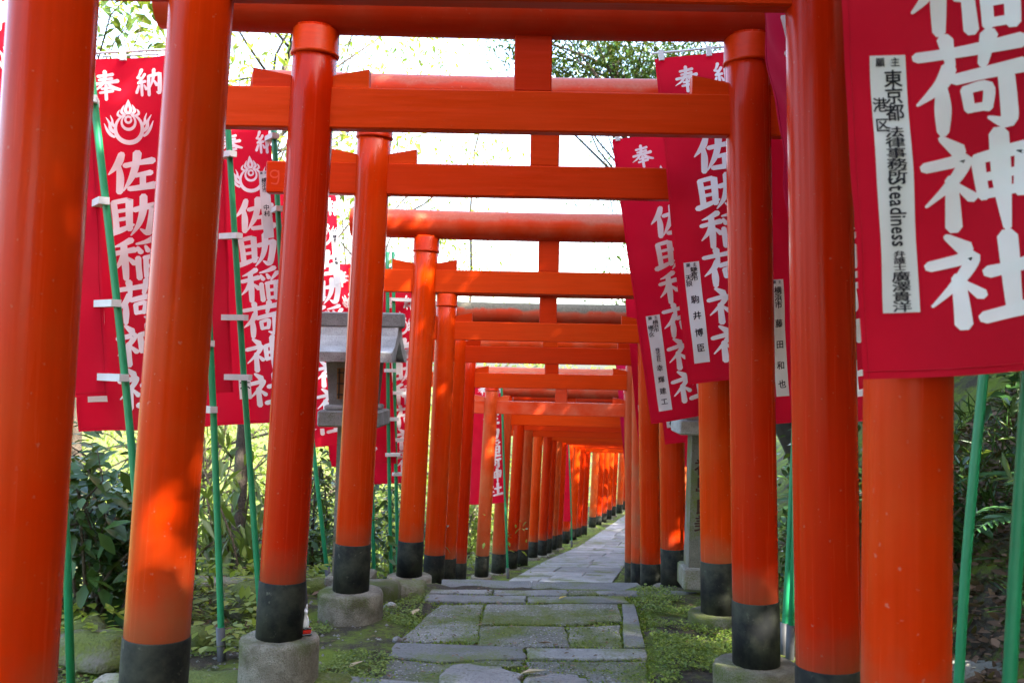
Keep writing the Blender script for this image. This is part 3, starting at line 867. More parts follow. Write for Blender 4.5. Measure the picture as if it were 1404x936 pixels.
banner('thin sliver of crimson cloth right of the far row', (842, 478), (858, 650), 14.3, .1, amp=.02, seed=11, mat='cloth_pink', prnt=True, pole=((905, 480), (908, 760), 14.4, 14.4), tabs=False)

# left hand banners: pole on the path side
def left_pole(px_top, px_bot, d): return (px_top, px_bot, d, d)
banner('dark red banner mostly hidden by the nearest left post', (-66, -28), (-46, 552), 4.27, .0, amp=.017, seed=12, uc=.5,
       pole=((120, 60), (183, 690), 4.22, 4.22), bar=True)
banner('large red banner between nearest and second left posts, white crest', (84, 84), (107, 593), 4.8, .0, amp=.017, seed=13, uc=.52,
       labels=[(.05, 1.10, .085, .56, strip([(.5, .1, .5, '鎌倉市', 0, .8), (.5, .5, .55, '山本', 0, 1)]))],
       pole=((262, 40), (303, 880), 4.75, 4.75), bar=True)
banner('red banner just right of the sun-flecked post, tabbed to a green pole', (148, 82), (168, 546), 5.3, .0, amp=.017, seed=14, uc=.5,
       pole=((306, 70), (348, 700), 5.25, 5.25), bar=True)
banner('red banner with white crest left of the third left post', (232, 178), (262, 587), 5.95, .0, amp=.017, seed=15, uc=.78,
       labels=[(.515, .30, .06, .40, strip([(.5, .1, .6, '横浜市', 0, .8), (.5, .5, .6, '中村', 0, 1)])), (.30, 1.53, .07, .12, [(.5, .0, .9, '大', 0, 1)])],
       pole=((375, 172), (414, 780), 5.9, 5.9), bar=True)
banner('red banner between the third and fourth left posts above the lantern', (352, 268), (372, 592), 7.55, .0, amp=.017, seed=16, uc=.80,
       labels=[(.55, .30, .05, .42, strip([(.5, .1, .6, '鎌倉市', 0, .8), (.5, .5, .6, '新藤', 0, 1)]))], pole=((396, 250), (450, 790), 7.5, 7.5), tabs=False, bar=False)
banner('lower red banner hanging behind the stone lantern on the left', (366, 330), (390, 617), 8.5, .0, amp=.017, seed=17, uc=.66, pole=((505, 320), (513, 790), 8.6, 8.6), tabs=False, bar=False)
banner('red banner tabbed to a green pole right of the lantern roof', (440, 405), (452, 640), 8.9, .0, amp=.017, seed=18, uc=.5, pole=((531, 345), (537, 800), 8.85, 8.85), bar=False)
banner('red banner with white name label left of the fifth left post', (478, 402), (492, 665), 9.3, .0, amp=.017, seed=19, uc=.78,
       labels=[(.36, .48, .09, .3, strip([(.5, .3, .45, '稲村', 0, .8)]))], pole=((539, 345), (546, 800), 9.2, 9.2), bar=False)
for k, (tl_, bl_, d_, lb) in enumerate([((630, 522), (638, 692), 14.6, 'small red banner behind the faded ninth post, white print'),
                                        ((744, 600), (747, 715), 22.5, 'tiny red banner in the far slit of light')]):
    banner(lb, tl_, bl_, d_, .05, amp=.02, seed=30 + k, uc=.72, prnt=(k == 0), pole=((bl_[0] + 60 * 12 / d_, tl_[1] - 10), (bl_[0] + 70 * 12 / d_, 760), d_, d_), tabs=False, bar=False)


def lone_pole(label, top, bot, d):
    b = empty('banner_pole'); a = at(*top, d); c_ = at(*bot, d)
    zg = float(gz(np.array(c_.x), np.array(c_.y))); dv = (a - c_).normalized(); c_ = c_ - dv * ((c_.z - zg + .08) / dv.z)
    b.location = c_; 
    tube_obj('tube', [Vector((0, 0, 0)), (a - c_) / 2 + Vector((.008, 0, 0)), a - c_], .0165, M['green_pole'], b)
    tube_obj('socket', [Vector((0, 0, 0)), dv * .25], .022, M['grey_pipe'], b)
    tag(b, label, 'pole', 'green banner poles')


lone_pole('green pole standing just right of the nearest left post base', (78, 500), (96, 930), 3.9)
lone_pole('green pole behind the third left post, right of its black base', (412, 560), (421, 800), 8.1)
lone_pole('green pole second of a pair right of third right post', (1093, 560), (1085, 830), 5.0)
lone_pole('thin green pole in the far slit between the rows', (764, 610), (768, 715), 23.0)
# ------------------------------------------------------------------ stone lanterns
def lantern(label, loc, rz, inscription):
    t = empty('stone_lantern', loc, rz); g = M['granite']; go = M['granite_old']
    mb = MB(); mb.bevbox((0, 0, .04), (.29, .29, .16), .012); mb.build('base_block', go, t)
    mb = MB()                                                    # tapering square shaft
    w0, w1, z0, z1 = .105, .09, .118, 1.08
    vs = [(sx * w, sy * w, z) for z, w in ((z0, w0), (z1, w1)) for sx, sy in ((-1, -1), (1, -1), (1, 1), (-1, 1))]
    mb.add(vs, [(3, 2, 1, 0), (4, 5, 6, 7)] + [(i_, (i_ + 1) % 4, 4 + (i_ + 1) % 4, 4 + i_) for i_ in range(4)])
    sh = mb.build('shaft', go, t)
    if inscription:
        ib = MB()
        for k, ch in enumerate('福島良美'):
            gv, gf, _ = glyph(ch)
            for j, (jx, jy) in enumerate(((0, 0), (.03, 0), (.015, .025))):
                zc = .845 - k * .125 - (.03 if k > 1 else 0)
                def f3(a, b):
                    z = zc + (b - .4 + jy) * .125; wq = w0 + (w1 - w0) * (z - z0) / (z1 - z0)
                    return ((a - .5 + jx) * .15, -wq - .0012 - j * .0002, z)
                ib.add([f3(a, b) for a, b in gv], gf)
        tag(ib.build('inscription', M['ink_red'], sh), kind='stuff')
    mb = MB(); mb.bevbox((0, 0, 1.135), (.40, .40, .105), .01); mb.build('platform', g, t)
    mb = MB(); mb.bevbox((0, 0, 1.205), (.33, .33, .032), .008); mb.build('collar', g, t)
    mb = MB(); w0b, w1b, zb0, zb1 = .138, .158, 1.222, 1.50
    vs = [(sx * w, sy * w, z) for z, w in ((zb0, w0b), (zb1, w1b)) for sx, sy in ((-1, -1), (1, -1), (1, 1), (-1, 1))]
    mb.add(vs, [(3, 2, 1, 0), (4, 5, 6, 7)] + [(i_, (i_ + 1) % 4, 4 + (i_ + 1) % 4, 4 + i_) for i_ in range(4)])
    fb = mb.build('fire_box', g, t)
    db = MB(); db.box((0, -.153, 1.36), (.17, .012, .20)); 
    dr = db.build('lattice_door', M['wood_door'], fb)
    db = MB()
    for k in range(5): db.box((-.07 + .035 * k, -.1615, 1.36), (.009, .008, .19))
    for k in range(3): db.box((0, -.1635, 1.29 + .07 * k), (.16, .006, .009))
    db.build('lattice', M['bark'], fb)
    # roof: concave gable, ridge across the view
    mb = MB(); prof = [(-.30, 1.50), (-.30, 1.562), (-.19, 1.60), (-.10, 1.67), (-.055, 1.735), (.055, 1.735), (.10, 1.67), (.19, 1.60), (.30, 1.562), (.30, 1.50)]
    n = len(prof); L = .29
    for (ya, za), (yb, zb_) in zip(prof[:-1], prof[1:]):
        mb.add([(-L, ya, za), (L, ya, za), (L, yb, zb_), (-L, yb, zb_)], [(3, 2, 1, 0)])
    inner = [(-.22, 1.502), (-.15, 1.53), (-.06, 1.60), (.0, 1.64), (.06, 1.60), (.15, 1.53), (.22, 1.502)]
    for s in (-1, 1):
        # gable face with a recessed dark field
        outer = [(s * L, y_, z_) for y_, z_ in prof]
        inn = [(s * L, y_, z_) for y_, z_ in inner]; inn2 = [(s * (L - .05), y_, z_) for y_, z_ in inner]
        b0 = outer + inn + inn2; no = len(outer); ni = len(inn)
        fs = [(0, 1, 2, no + 1, no), (2, 3, no + 2, no + 1), (3, 4, no + 3, no + 2), (4, 5, no + 3), (5, 6, no + 4, no + 3), (6, 7, no + 5, no + 4), (7, 8, 9, no + 6, no + 5)]
        for k in range(ni - 1): fs.append((no + k, no + k + 1, no + ni + k + 1, no + ni + k))
        fs.append(tuple(no + ni + k for k in range(ni)))
        mb.add(b0, fs)
    mb.add([(-L, -.30, 1.50), (L, -.30, 1.50), (L, .30, 1.50), (-L, .30, 1.50)], [(0, 1, 2, 3)])
    rf = mb.build('roof', g, t)
    mb = MB(); mb.bevbox((0, 0, 1.775), (.63, .135, .098), .01); mb.build('ridge_block', g, rf)
    tag(t, label, 'lantern', 'stone lanterns beside the path')
    return t


q = at(486, 572, 6.55); zl = q.z - 1.135
lantern('grey granite lantern on the left, roof showing between third and fourth posts', (q.x, 6.55, zl), R(-3), False)
q = at(963, 584, 6.6)
rl = lantern('grey granite lantern on the right, shaft with brown characters', (q.x, 6.6, q.z - 1.135 * .9), R(0), True); rl.scale = (.9, .9, .9)

# ------------------------------------------------------------------ small fox figure on the footing
q = at(417.5, 864, 4.40)
fx = empty('fox_figurine', (q.x, 4.40, at(383, 871, 4.38).z + .001), R(25))
mb = MB(); mb.bevbox((0, 0, .016), (.05, .04, .018), .003); mb.build('stand', M['red_lacquer'], fx)
mb = MB(); mb.bevbox((0, 0, .029), (.056, .046, .007), .002); mb.bevbox((0, 0, .0035), (.056, .046, .007), .002); mb.build('stand_edge', M['black_lacquer'], fx)
mb = MB()
mb.lathe([(.004, .033), (.018, .034), (.021, .045), (.019, .06), (.015, .078), (.011, .09), (.010, .096)], 14)
mb.tube([(0, -.004, .092), (0, -.006, .108), (0, -.02, .106), (0, -.034, .100)], [.010, .0135, .008, .003], 10)
for s in (-1, 1):
    mb.tube([(s * .007, -.003, .114), (s * .0085, -.002, .128), (s * .0085, -.001, .136)], [.0055, .0035, .0006], 6)
    mb.tube([(s * .009, -.012, .075), (s * .009, -.018, .05), (s * .009, -.02, .034)], [.005, .004, .005], 8)
mb.tube([(.004, .014, .042), (.012, .026, .06), (.008, .024, .085), (.002, .02, .10)], [.006, .009, .008, .002], 8)
mb.build('body', M['porcelain'], fx)
tag(fx, 'tiny white porcelain fox on a red stand on the third gate footing', 'figurine')

# lighter red mark on the end of the fourth gate's tie beam
g3, n3_ = gates[3]
mk = MB()
bb = [Vector(c_) for c_ in n3_.bound_box]; xL = min(v_.x for v_ in bb); zc = sum(v_.z for v_ in bb) / 8; yF = min(v_.y for v_ in bb)
for k, st in enumerate([[(22 * math.cos(a), -14 + 18 * math.sin(a), 8) for a in np.linspace(0, 5.9, 14)], [(20, -30, 8), (21, 10, 8), (12, 36, 8), (-16, 34, 6)]]):
    vs, fs = ribbon([tuple(map(float, s_)) for s_ in st])
    mk.add([(xL + .05 + x * .0011, yF - .0012 - k * .0002, zc - y * .0011) for x, y in vs], fs)
mk.build('pale_mark', M['nuki_mark'], n3_)

# ------------------------------------------------------------------ kerbs and stones
def rough_block(name, label, cat, c, size, mat, rz=0, group=None, seed=0, jag=.02):
    r_ = random.Random(seed); mb = MB(); nx_, ny_, nz_ = 7, 4, 3
    sx, sy, sz = size; vs = {}; V = []; Fc = []
    def vid(i_, j, k):
        key = (i_, j, k)
        if key not in vs:
            x = (i_ / nx_ - .5) * sx; y = (j / ny_ - .5) * sy; z = (k / nz_) * sz
            e = (i_ in (0, nx_)) + (j in (0, ny_)) + (k == nz_)
            sh = 1 - .055 * max(0, e - 1)
            vs[key] = len(V); V.append((x * sh + r_.uniform(-jag, jag) * .6, y * sh + r_.uniform(-jag, jag) * .5, z * (1 - .06 * max(0, e - 1)) + (r_.uniform(-jag, jag) * .5 if k else 0)))
        return vs[key]
    for i_ in range(nx_):
        for j in range(ny_): Fc.append((vid(i_, j, nz_), vid(i_ + 1, j, nz_), vid(i_ + 1, j + 1, nz_), vid(i_, j + 1, nz_)))
    for k in range(nz_):
        for i_ in range(nx_):
            Fc.append((vid(i_, 0, k), vid(i_ + 1, 0, k), vid(i_ + 1, 0, k + 1), vid(i_, 0, k + 1)))
            Fc.append((vid(i_ + 1, ny_, k), vid(i_, ny_, k), vid(i_, ny_, k + 1), vid(i_ + 1, ny_, k + 1)))
        for j in range(ny_):
            Fc.append((vid(0, j + 1, k), vid(0, j, k), vid(0, j, k + 1), vid(0, j + 1, k + 1)))
            Fc.append((vid(nx_, j, k), vid(nx_, j + 1, k), vid(nx_, j + 1, k + 1), vid(nx_, j, k + 1)))
    mb.add(V, Fc, True); o = mb.build(name, mat); o.location = c; o.rotation_euler.z = rz
    tag(o, label, cat, group); return o


def ground_at(x, y): return float(gz(np.array(x), np.array(y)))


KG = 'kerb stones across the terrace'
q = at(295, 928, 4.42)
rough_block('kerb_stone', 'mossy kerb stone at the bottom edge beside the second left post', 'kerb', (q.x + .05, 4.40, -.14), (1.15, .2, .17), M['kerb_moss'], .02, KG, 1)
q = at(1375, 922, 4.55)
rough_block('kerb_stone', 'pale grey kerb stone at the bottom right corner', 'kerb', (q.x + .12, 4.6, q.z - .125), (1.3, .22, .14), M['granite_old'], .0, KG, 2, .008)
for k, (px_, py_, w_, mt_, lb) in enumerate([(418, 822, .30, 'kerb_moss', 'mossy block behind the third left footing'), (545, 826, .36, 'kerb_moss', 'mossy block between fourth footing and path'),
                                        (320, 828, .62, 'kerb_moss', 'long mossy block behind the third left post')]):
    dd = 6.45; q = at(px_, py_, dd)
    rough_block('kerb_stone', lb, 'kerb', (q.x, dd, -.18), (w_, .22, .17), M[mt_], .03, KG, 5 + k)
q0, q1 = at(822, 815, 6.5), at(905, 815, 6.5)
rough_block('kerb_stone', 'thin flat kerb slab along the terrace edge right of the path', 'kerb', ((q0.x + q1.x) / 2 + .12, 6.56, -.155), (q1.x - q0.x + .3, .13, .085), M['slab'], 0, KG, 11, .004)
rough_block('kerb_stone', 'square concrete block behind the fourth left footing', 'kerb', (at(500, 800, 6.15).x, 6.2, -.10), (.42, .22, .15), M['concrete'], -.1, KG, 12, .006)


def boulder(label, px_, py_, d, r_, seed, mat='boulder', flat=.62):
    rg = random.Random(seed); mb = MB(); V = []; Fc = []
    nu, nv = 16, 9
    ph = [rg.uniform(0, 6.3) for _ in range(6)]
    for j in range(nv + 1):
        th = math.pi * j / nv
        for i_ in range(nu):
            a = 2 * math.pi * i_ / nu
            x, y, z = math.sin(th) * math.cos(a), math.sin(th) * math.sin(a), math.cos(th)
            k = 1 + .16 * math.sin(3 * x + ph[0]) * math.sin(2.5 * y + ph[1]) + .12 * math.sin(5 * z + ph[2] + 3 * x) + .07 * math.sin(7 * y + ph[3] + 4 * z) + rg.uniform(-.03, .03)
            V.append((x * r_ * k * 1.25, y * r_ * k, z * r_ * k * flat))
    for j in range(nv):
        for i_ in range(nu):
            i2 = (i_ + 1) % nu; Fc.append((j * nu + i_, (j + 1) * nu + i_, (j + 1) * nu + i2, j * nu + i2))
    mb.add(V, Fc, True); q_ = at(px_, py_, d)
    o = mb.build('mossy_rock', M[mat]); o.location = (q_.x, d, ground_at(q_.x, d) + r_ * flat * .35); o.rotation_euler.z = rg.uniform(0, 6)
    tag(o, label, 'rock', 'mossy rocks on the left')


boulder('mossy rock at the bottom left between nearest and second posts', 135, 915, 4.75, .19, 1, flat=.5)
boulder('smaller mossy rock left of the big one', 112, 905, 5.0, .12, 2)
boulder('round dark rock right of the sun-flecked post base', 272, 882, 5.1, .115, 3)
boulder('mossy rock left of the third post footing', 345, 830, 5.9, .20, 4)
boulder('small pale stone on the moss beside the fourth footing', 536, 828, 6.0, .035, 5, 'rock')
boulder('little pale stone on soil below the fourth footing', 545, 862, 5.2, .025, 6, 'rock')


# ------------------------------------------------------------------ leaves
def leaves_mesh(name, P_, Dr, Nr, Ln, Wd, mat, fold=.25, droop=.15):
    """P base points, Dr directions, Nr normals (n,3); Ln, Wd arrays: pointed folded leaves"""
    n = len(P_); Dr = Dr / np.linalg.norm(Dr, axis=1, keepdims=True)
    Sd = np.cross(Dr, Nr); Sd /= np.linalg.norm(Sd, axis=1, keepdims=True) + 1e-9
    Up = np.cross(Sd, Dr)
    L = Ln[:, None]; W = Wd[:, None]
    def pt(a, s, up): return P_ + Dr * L * a + Sd * W * s + Up * (L * up)
    v0 = pt(0, 0, 0); v1 = pt(.38, .5, fold * .22 - droop * .15); v2 = pt(.42, 0, -droop * .15); v3 = pt(.38, -.5, fold * .22 - droop * .15)
    v4 = pt(.75, .32, fold * .12 - droop * .5); v5 = pt(.75, -.32, fold * .12 - droop * .5); v6 = pt(1, 0, -droop)
    V = np.stack([v0, v1, v2, v3, v4, v5, v6], 1).reshape(-1, 3)
    tri = np.array([[0, 2, 1], [0, 3, 2], [1, 2, 6], [1, 6, 4], [2, 3, 6], [3, 5, 6]])
    Fi = (np.arange(n)[:, None, None] * 7 + tri[None]).reshape(-1, 3)
    me_ = bpy.data.meshes.new(name)
    me_.vertices.add(len(V)); me_.vertices.foreach_set('co', V.ravel())
    me_.loops.add(Fi.size); me_.loops.foreach_set('vertex_index', Fi.ravel())
    me_.polygons.add(len(Fi)); me_.polygons.foreach_set('loop_start', np.arange(0, Fi.size, 3)); me_.polygons.foreach_set('loop_total', np.full(len(Fi), 3))
    me_.update(); me_.validate(); me_.materials.append(mat); return me_


def rvec(rs, n):
    v_ = rs.normal(size=(n, 3)); return v_ / np.linalg.norm(v_, axis=1, keepdims=True)


def limb(mb, a, b, r0, r1, rs, bend=.12, n=5, seg=7):
    a = np.array(a, float); b = np.array(b, float); L = np.linalg.norm(b - a)
    off = rs.normal(size=3) * L * bend
    pts = [a + (b - a) * t + off * math.sin(math.pi * t) for t in np.linspace(0, 1, n)]
    mb.tube([tuple(q_) for q_ in pts], [r0 + (r1 - r0) * t for t in np.linspace(0, 1, n)], seg)
    return pts


def tree(label, base, crown, radii, n_clump, per, leaf, mat='leaf_mid', tr=.09, seed=0, spread=.35, bark='bark', cat='tree', name='broadleaf_tree', group=None, hang=.3, wratio=.42):
    """base, crown in world; limbs run to the clumps"""
    rs = np.random.RandomState(seed); base = np.array(base, float); crown = np.array(crown, float); radii = np.array(radii, float)
    t = empty(name, tuple(base)); tb = MB()
    fork = (crown - base) * .55 + np.array([0, 0, 0])
    limb(tb, (0, 0, -.1), fork, tr, tr * .7, rs, .05, 7, 9); limb(tb, fork, crown - base, tr * .7, tr * .3, rs, .06, 5, 8)
    C = rvec(rs, n_clump) * (rs.uniform(.25, 1, (n_clump, 1)) ** .45) * radii
    for k in range(n_clump):
        s0 = (crown - base) * rs.uniform(.5, 1.0) if k % 2 else fork
        if k < 46: limb(tb, s0, crown - base + C[k], tr * .2, tr * .03, rs, .1, 4, 5)
    tb.build('trunk', M[bark], t)
    P_ = np.repeat(C, per, 0) + rs.normal(size=(n_clump * per, 3)) * spread * np.array([1, 1, .6]) + (crown - base)
    keep = np.ones(len(P_), bool); sv = np.array(sd)
    for gp, gr in SUN_GAPS:
        w_ = P_ + base - np.array(gp); tl_ = w_ @ sv; dist = np.linalg.norm(w_ - tl_[:, None] * sv, axis=1)
        keep &= ~((dist < gr * (1 + .5 * np.sin(w_[:, 2] * 9 + w_[:, 1] * 7))) & (tl_ > 0) & (rs.uniform(size=len(P_)) < .9))
    P_ = P_[keep]
    n = len(P_); Dr = rvec(rs, n); Dr[:, 2] = Dr[:, 2] * .5 - hang; Nr = rvec(rs, n) * .55 + np.array([0, 0, 1.0])
    Ln = leaf * rs.uniform(.65, 1.25, n)
    link(bpy.data.objects.new('crown', leaves_mesh('crown', P_, Dr, Nr, Ln, Ln * wratio, M[mat])), t)
    tag(t, label, cat, group); return t


def bush(label, base, radii, n, leaf, mat, seed, stems=9, name='leafy_shrub', cat='shrub', group=None, wratio=.42, hang=.25):
    rs = np.random.RandomState(seed); base = np.array(base, float); radii = np.array(radii, float)
    t = empty(name, tuple(base)); tb = MB(); tips = []
    for k in range(stems):
        b = rvec(rs, 1)[0] * radii * rs.uniform(.5, .95); b[2] = abs(b[2]) + radii[2] * .55
        pts = limb(tb, (rs.uniform(-.15, .15) * radii[0], rs.uniform(-.15, .15) * radii[1], -.08), b, .016, .005, rs, .12, 6, 6); tips += pts[2:]
        for _ in range(3):
            s0 = pts[rs.randint(2, 6)]; e = s0 + rvec(rs, 1)[0] * radii * .4; limb(tb, s0, e, .006, .002, rs, .1, 3, 4); tips += [e, (s0 + e) / 2]
    tb.build('stem', M['bark_pale'] if seed % 2 else M['bark'], t)
    tips = np.array(tips)
    P_ = tips[rs.randint(0, len(tips), n)] + rs.normal(size=(n, 3)) * radii * .17
    P_[:, 2] = np.maximum(P_[:, 2], .02)
    Dr = rvec(rs, n); Dr[:, 2] = Dr[:, 2] * .5 - hang; Nr = rvec(rs, n) * .5 + np.array([0, -.15, 1.0])
    Ln = leaf * rs.uniform(.6, 1.3, n)
    link(bpy.data.objects.new('foliage', leaves_mesh('foliage', P_, Dr, Nr, Ln, Ln * wratio, M[mat])), t)
    tag(t, label, cat, group); return t


def gpt(px_, d, dz=0.0):
    q_ = at(px_, 800, d); return (q_.x, d, ground_at(q_.x, d) + dz)


# holes cut in the crowns along sun rays, aimed to place sun flecks
SUN_GAPS = [(tuple(at(235, 650, 3.0)), .2), (tuple(at(230, 740, 3.0)), .08), (tuple(at(302, 270, 3.0)), .08), (tuple(at(935, 690, 7.8)), .14), (tuple(at(690, 812, 6.5)), .12),
            (tuple(at(830, 840, 5.6)), .08)]
# left: dark glossy shrubs close by
SG = 'shrubs on the left slope'
bush('dark glossy shrub between the nearest and second left posts', gpt(135, 5.6), (.62, .5, .75), 900, .13, 'leaf_dark', 1, 12, group=SG)
bush('dark glossy shrub at the left picture edge behind the first post', gpt(40, 6.1), (.7, .6, .95), 900, .13, 'leaf_dark', 2, 12, group=SG)
bush('dark shrub low behind the third left post', gpt(425, 8.6), (.55, .5, .8), 900, .10, 'leaf_dark', 4, group=SG)
bush('dark shrub right of the lantern shaft', gpt(505, 10.0), (.6, .5, .85), 900, .10, 'leaf_dark', 6, group=SG)
bush('dark tangled shrub right of the sun-flecked post', gpt(185, 7.2), (.4, .4, .8), 600, .13, 'leaf_dark', 8, 12, group=SG)
bush('yellow green drooping shrub between second and third left posts', gpt(318, 7.9), (.5, .45, .85), 300, .19, 'leaf_mid', 3, 9, group=SG, wratio=.27, hang=.9)
bush('sunlit low shrub left of the third post', gpt(290, 9.8), (1.1, .8, .8), 1500, .11, 'leaf_lit', 5, 12, group=SG)
bush('sunlit shrub far behind the third left post', gpt(395, 11.5), (1.1, .8, .95), 1500, .11, 'leaf_lit', 7, 12, group=SG)
bush('sunlit shrub behind the fifth left post', gpt(535, 13.5), (1.2, .9, 1.0), 1500, .11, 'leaf_lit', 9, 12, group=SG)
bush('sunlit shrub left of the faded ninth post', gpt(620, 16.0), (1.2, .9, 1.0), 1300, .11, 'leaf_lit', 11, 12, group=SG)

TG = 'trees in the valley on the left'
tree('dark leaning tree trunk left of the third post, bright leaves', gpt(322, 8.6), at(352, 300, 9.4), (1.5, 1.2, 1.3), 26, 60, .10, 'leaf_lit', .075, 21, group=TG)
tree('sunlit tree beyond the banners, leaves seen over the third tie beam', gpt(180, 15), at(400, 60, 15.5), (3.0, 2.2, 1.9), 28, 70, .12, 'leaf_lit', .14, 22, .5, group=TG)
tree('pale sunlit tree in the valley far left', gpt(60, 13), at(140, 140, 13.5), (2.2, 2.0, 2.2), 36, 60, .12, 'leaf_lit', .13, 23, .5, group=TG)
tree('pale sunlit tree behind the left lantern', gpt(470, 19), at(520, 300, 19.5), (2.4, 2.2, 2.8), 40, 70, .13, 'leaf_lit', .14, 24, .55, group=TG)
tree('broad sunlit tree low in the valley', gpt(250, 22), at(260, 600, 22), (4.5, 3, 2.6), 60, 80, .16, 'leaf_lit', .2, 25, .6, group=TG)
tree('broad sunlit tree low behind the left lantern shaft', gpt(480, 26), at(490, 640, 26), (4, 3, 2.6), 60, 80, .16, 'leaf_lit', .2, 26, .6, group=TG)
tree('far sunlit tree behind the ninth post', gpt(640, 32), at(640, 560, 32), (4, 3, 4), 60, 80, .18, 'leaf_lit', .2, 27, .7, group=TG)
tree('thin sunlit tree seen under the third gate log', gpt(590, 24), at(690, 85, 25), (3.8, 2.5, 1.5), 14, 60, .14, 'leaf_lit', .05, 28, .55, group=TG)
tree('dark-leaved twigs above the first banner at top left', gpt(60, 7.5), at(120, -20, 7.2), (.9, .7, .5), 16, 40, .12, 'leaf_mid', .06, 29, .25, group=TG)

HG = 'trees on the right bank'
tree('dark evergreen behind the third gate, right of its strut', (4.6, 15, ground_at(4.6, 15)), at(835, 62, 15), (1.7, 1.5, .85), 70, 190, .085, 'leaf_dark', .16, 41, .26, group=HG)
tree('evergreen on the bank over the fourth gate banner', (5.4, 18, ground_at(5.4, 18)), at(905, 240, 18), (2.0, 2.0, 2.4), 40, 80, .11, 'leaf_mid', .17, 42, .4, group=HG)
for lb, bx, by, cr, ra, nc, sd_ in [
        ('tall evergreen on the right bank beside the second gate', 4.6, 2.6, (4.5, 1.6, 6.6), (2.4, 2.6, 1.7), 80, 43),
        ('tall evergreen on the right bank behind the photographer', 5.4, -2.8, (4.9, -2.6, 7.0), (2.8, 2.8, 1.9), 80, 44),
        ('tall evergreen on the right bank beside the fifth gate', 5.0, 7.4, (5.0, 6.6, 5.8), (2.4, 3.0, 2.0), 80, 45),
        ('evergreen up the bank beside the sixth gate', 8.2, 11.0, (7.4, 11.0, 7.2), (2.8, 3.6, 2.6), 80, 47),
        ('evergreen crown leaning over from the bank behind the first gate', 4.8, -5.5, (3.6, -6.0, 6.2), (2.6, 2.6, 1.8), 70, 48),
        ('evergreen added to block sun on the bank beside the ninth gate', 6.2, 13.5, (6.0, 12.6, 3.8), (2.2, 2.8, 2.2), 80, 49),  # this and the next bank trees added to keep sun off the gates
        ('evergreen added to block sun on the bank beside the thirteenth gate', 7.6, 18.0, (7.6, 16.6, 3.6), (2.6, 3.0, 2.4), 80, 50),
        ('evergreen added to block sun on the bank where the path bends', 9.4, 23.0, (9.4, 21.4, 3.4), (2.8, 3.4, 2.6), 80, 51),
        ('evergreen added to block sun on the bank beside the farthest gates', 11.8, 28.5, (12, 27, 3.4), (3.0, 3.6, 2.8), 80, 52),
        ('broad unseen evergreen added over the path behind the photographer to block sky light', 2.6, -7.5, (.5, -7.0, 5.6), (3.4, 2.6, 2.4), 90, 54),  # this and the next crowns behind the camera added to cut frontal sky light
        ('broad unseen evergreen added left of the path behind the photographer to block sky light', -4.2, -8.0, (-4.2, -7.0, 5.0), (2.8, 2.6, 2.4), 80, 55),
        ('high unseen evergreen crown added over the path behind the photographer to block sky light', -2.8, -4.8, (-.6, -5.0, 8.6), (3.6, 2.4, 1.8), 80, 56),
        ('young evergreen on the bank between second and third gates', 3.9, 4.6, (3.7, 4.2, 4.7), (1.3, 1.6, 1.0), 40, 53)]:
    tree(lb, (bx, by, ground_at(bx, by)), cr, ra, nc, 190, .2, 'leaf_dark', .2, sd_, .45, group=HG, wratio=.56)  # oversized leaves thicken these crowns so they block more sun

# right bank plants
BG = 'plants on the right bank'
for k, (x, y, rx, nn, lf, mt_, lb) in enumerate([
        (2.95, 4.9, .45, 500, .14, 'leaf_mid', 'long-leaved plant high at the right picture edge'),
        (2.55, 5.9, .45, 600, .12, 'leaf_dark', 'dark shrub behind the nearest right post'),
        (3.3, 5.9, .6, 700, .14, 'leaf_dark', 'dark shrub farther up the bank at the right edge'),
        (2.35, 7.4, .45, 700, .10, 'leaf_dark', 'dark shrub seen between third and second right posts'),
        (2.9, 8.6, .6, 700, .12, 'leaf_dark', 'dark shrub behind the third right banner'),
        (2.6, 11.0, .6, 700, .12, 'leaf_dark', 'dark shrub on the bank right of the lantern')]):
    bush(lb, (x, y, ground_at(x, y)), (rx, rx, rx * 1.3), nn, lf, mt_, 60 + k, 9, group=BG, wratio=.2 if k == 0 else .4)


def fern(label, c, n, L, seed, mat='leaf_fern'):
    rs = np.random.RandomState(seed); t = empty('fern', c); tb = MB(); P_ = []; D_ = []; N_ = []; Ls = []
    for k in range(n):
        a = 2 * math.pi * (k + rs.uniform(-.3, .3)) / n; Lk = L * rs.uniform(.75, 1.15); pr = None; pts = []
        for s in np.linspace(0, 1, 16):
            r_ = Lk * s; z = Lk * (.75 * s - .75 * s * s)
            pts.append(np.array([r_ * math.cos(a), r_ * math.sin(a), z]))
        tb.tube([tuple(q_) for q_ in pts], [.004 * (1 - .8 * i_ / 15) for i_ in range(16)], 4)
        for i_ in range(2, 16):
            tan = pts[i_] - pts[i_ - 1]; tan /= np.linalg.norm(tan); sd_ = np.cross(tan, [0, 0, 1.0]); sd_ /= np.linalg.norm(sd_)
            w = Lk * .27 * math.sin(math.pi * (i_ / 16) ** .7) + .015
            for s in (-1, 1):
                P_.append(pts[i_]); D_.append(sd_ * s + tan * .45); N_.append(np.array([0, 0, 1.0]) + rs.normal(size=3) * .15); Ls.append(w)
    tb.build('stalk', M['leaf_fern'], t); Ls = np.array(Ls)
    link(bpy.data.objects.new('frond', leaves_mesh('frond', np.array(P_), np.array(D_), np.array(N_), Ls, Ls * .3, M[mat], .05, .1)), t)
    tag(t, label, 'fern', 'ferns on the right bank')


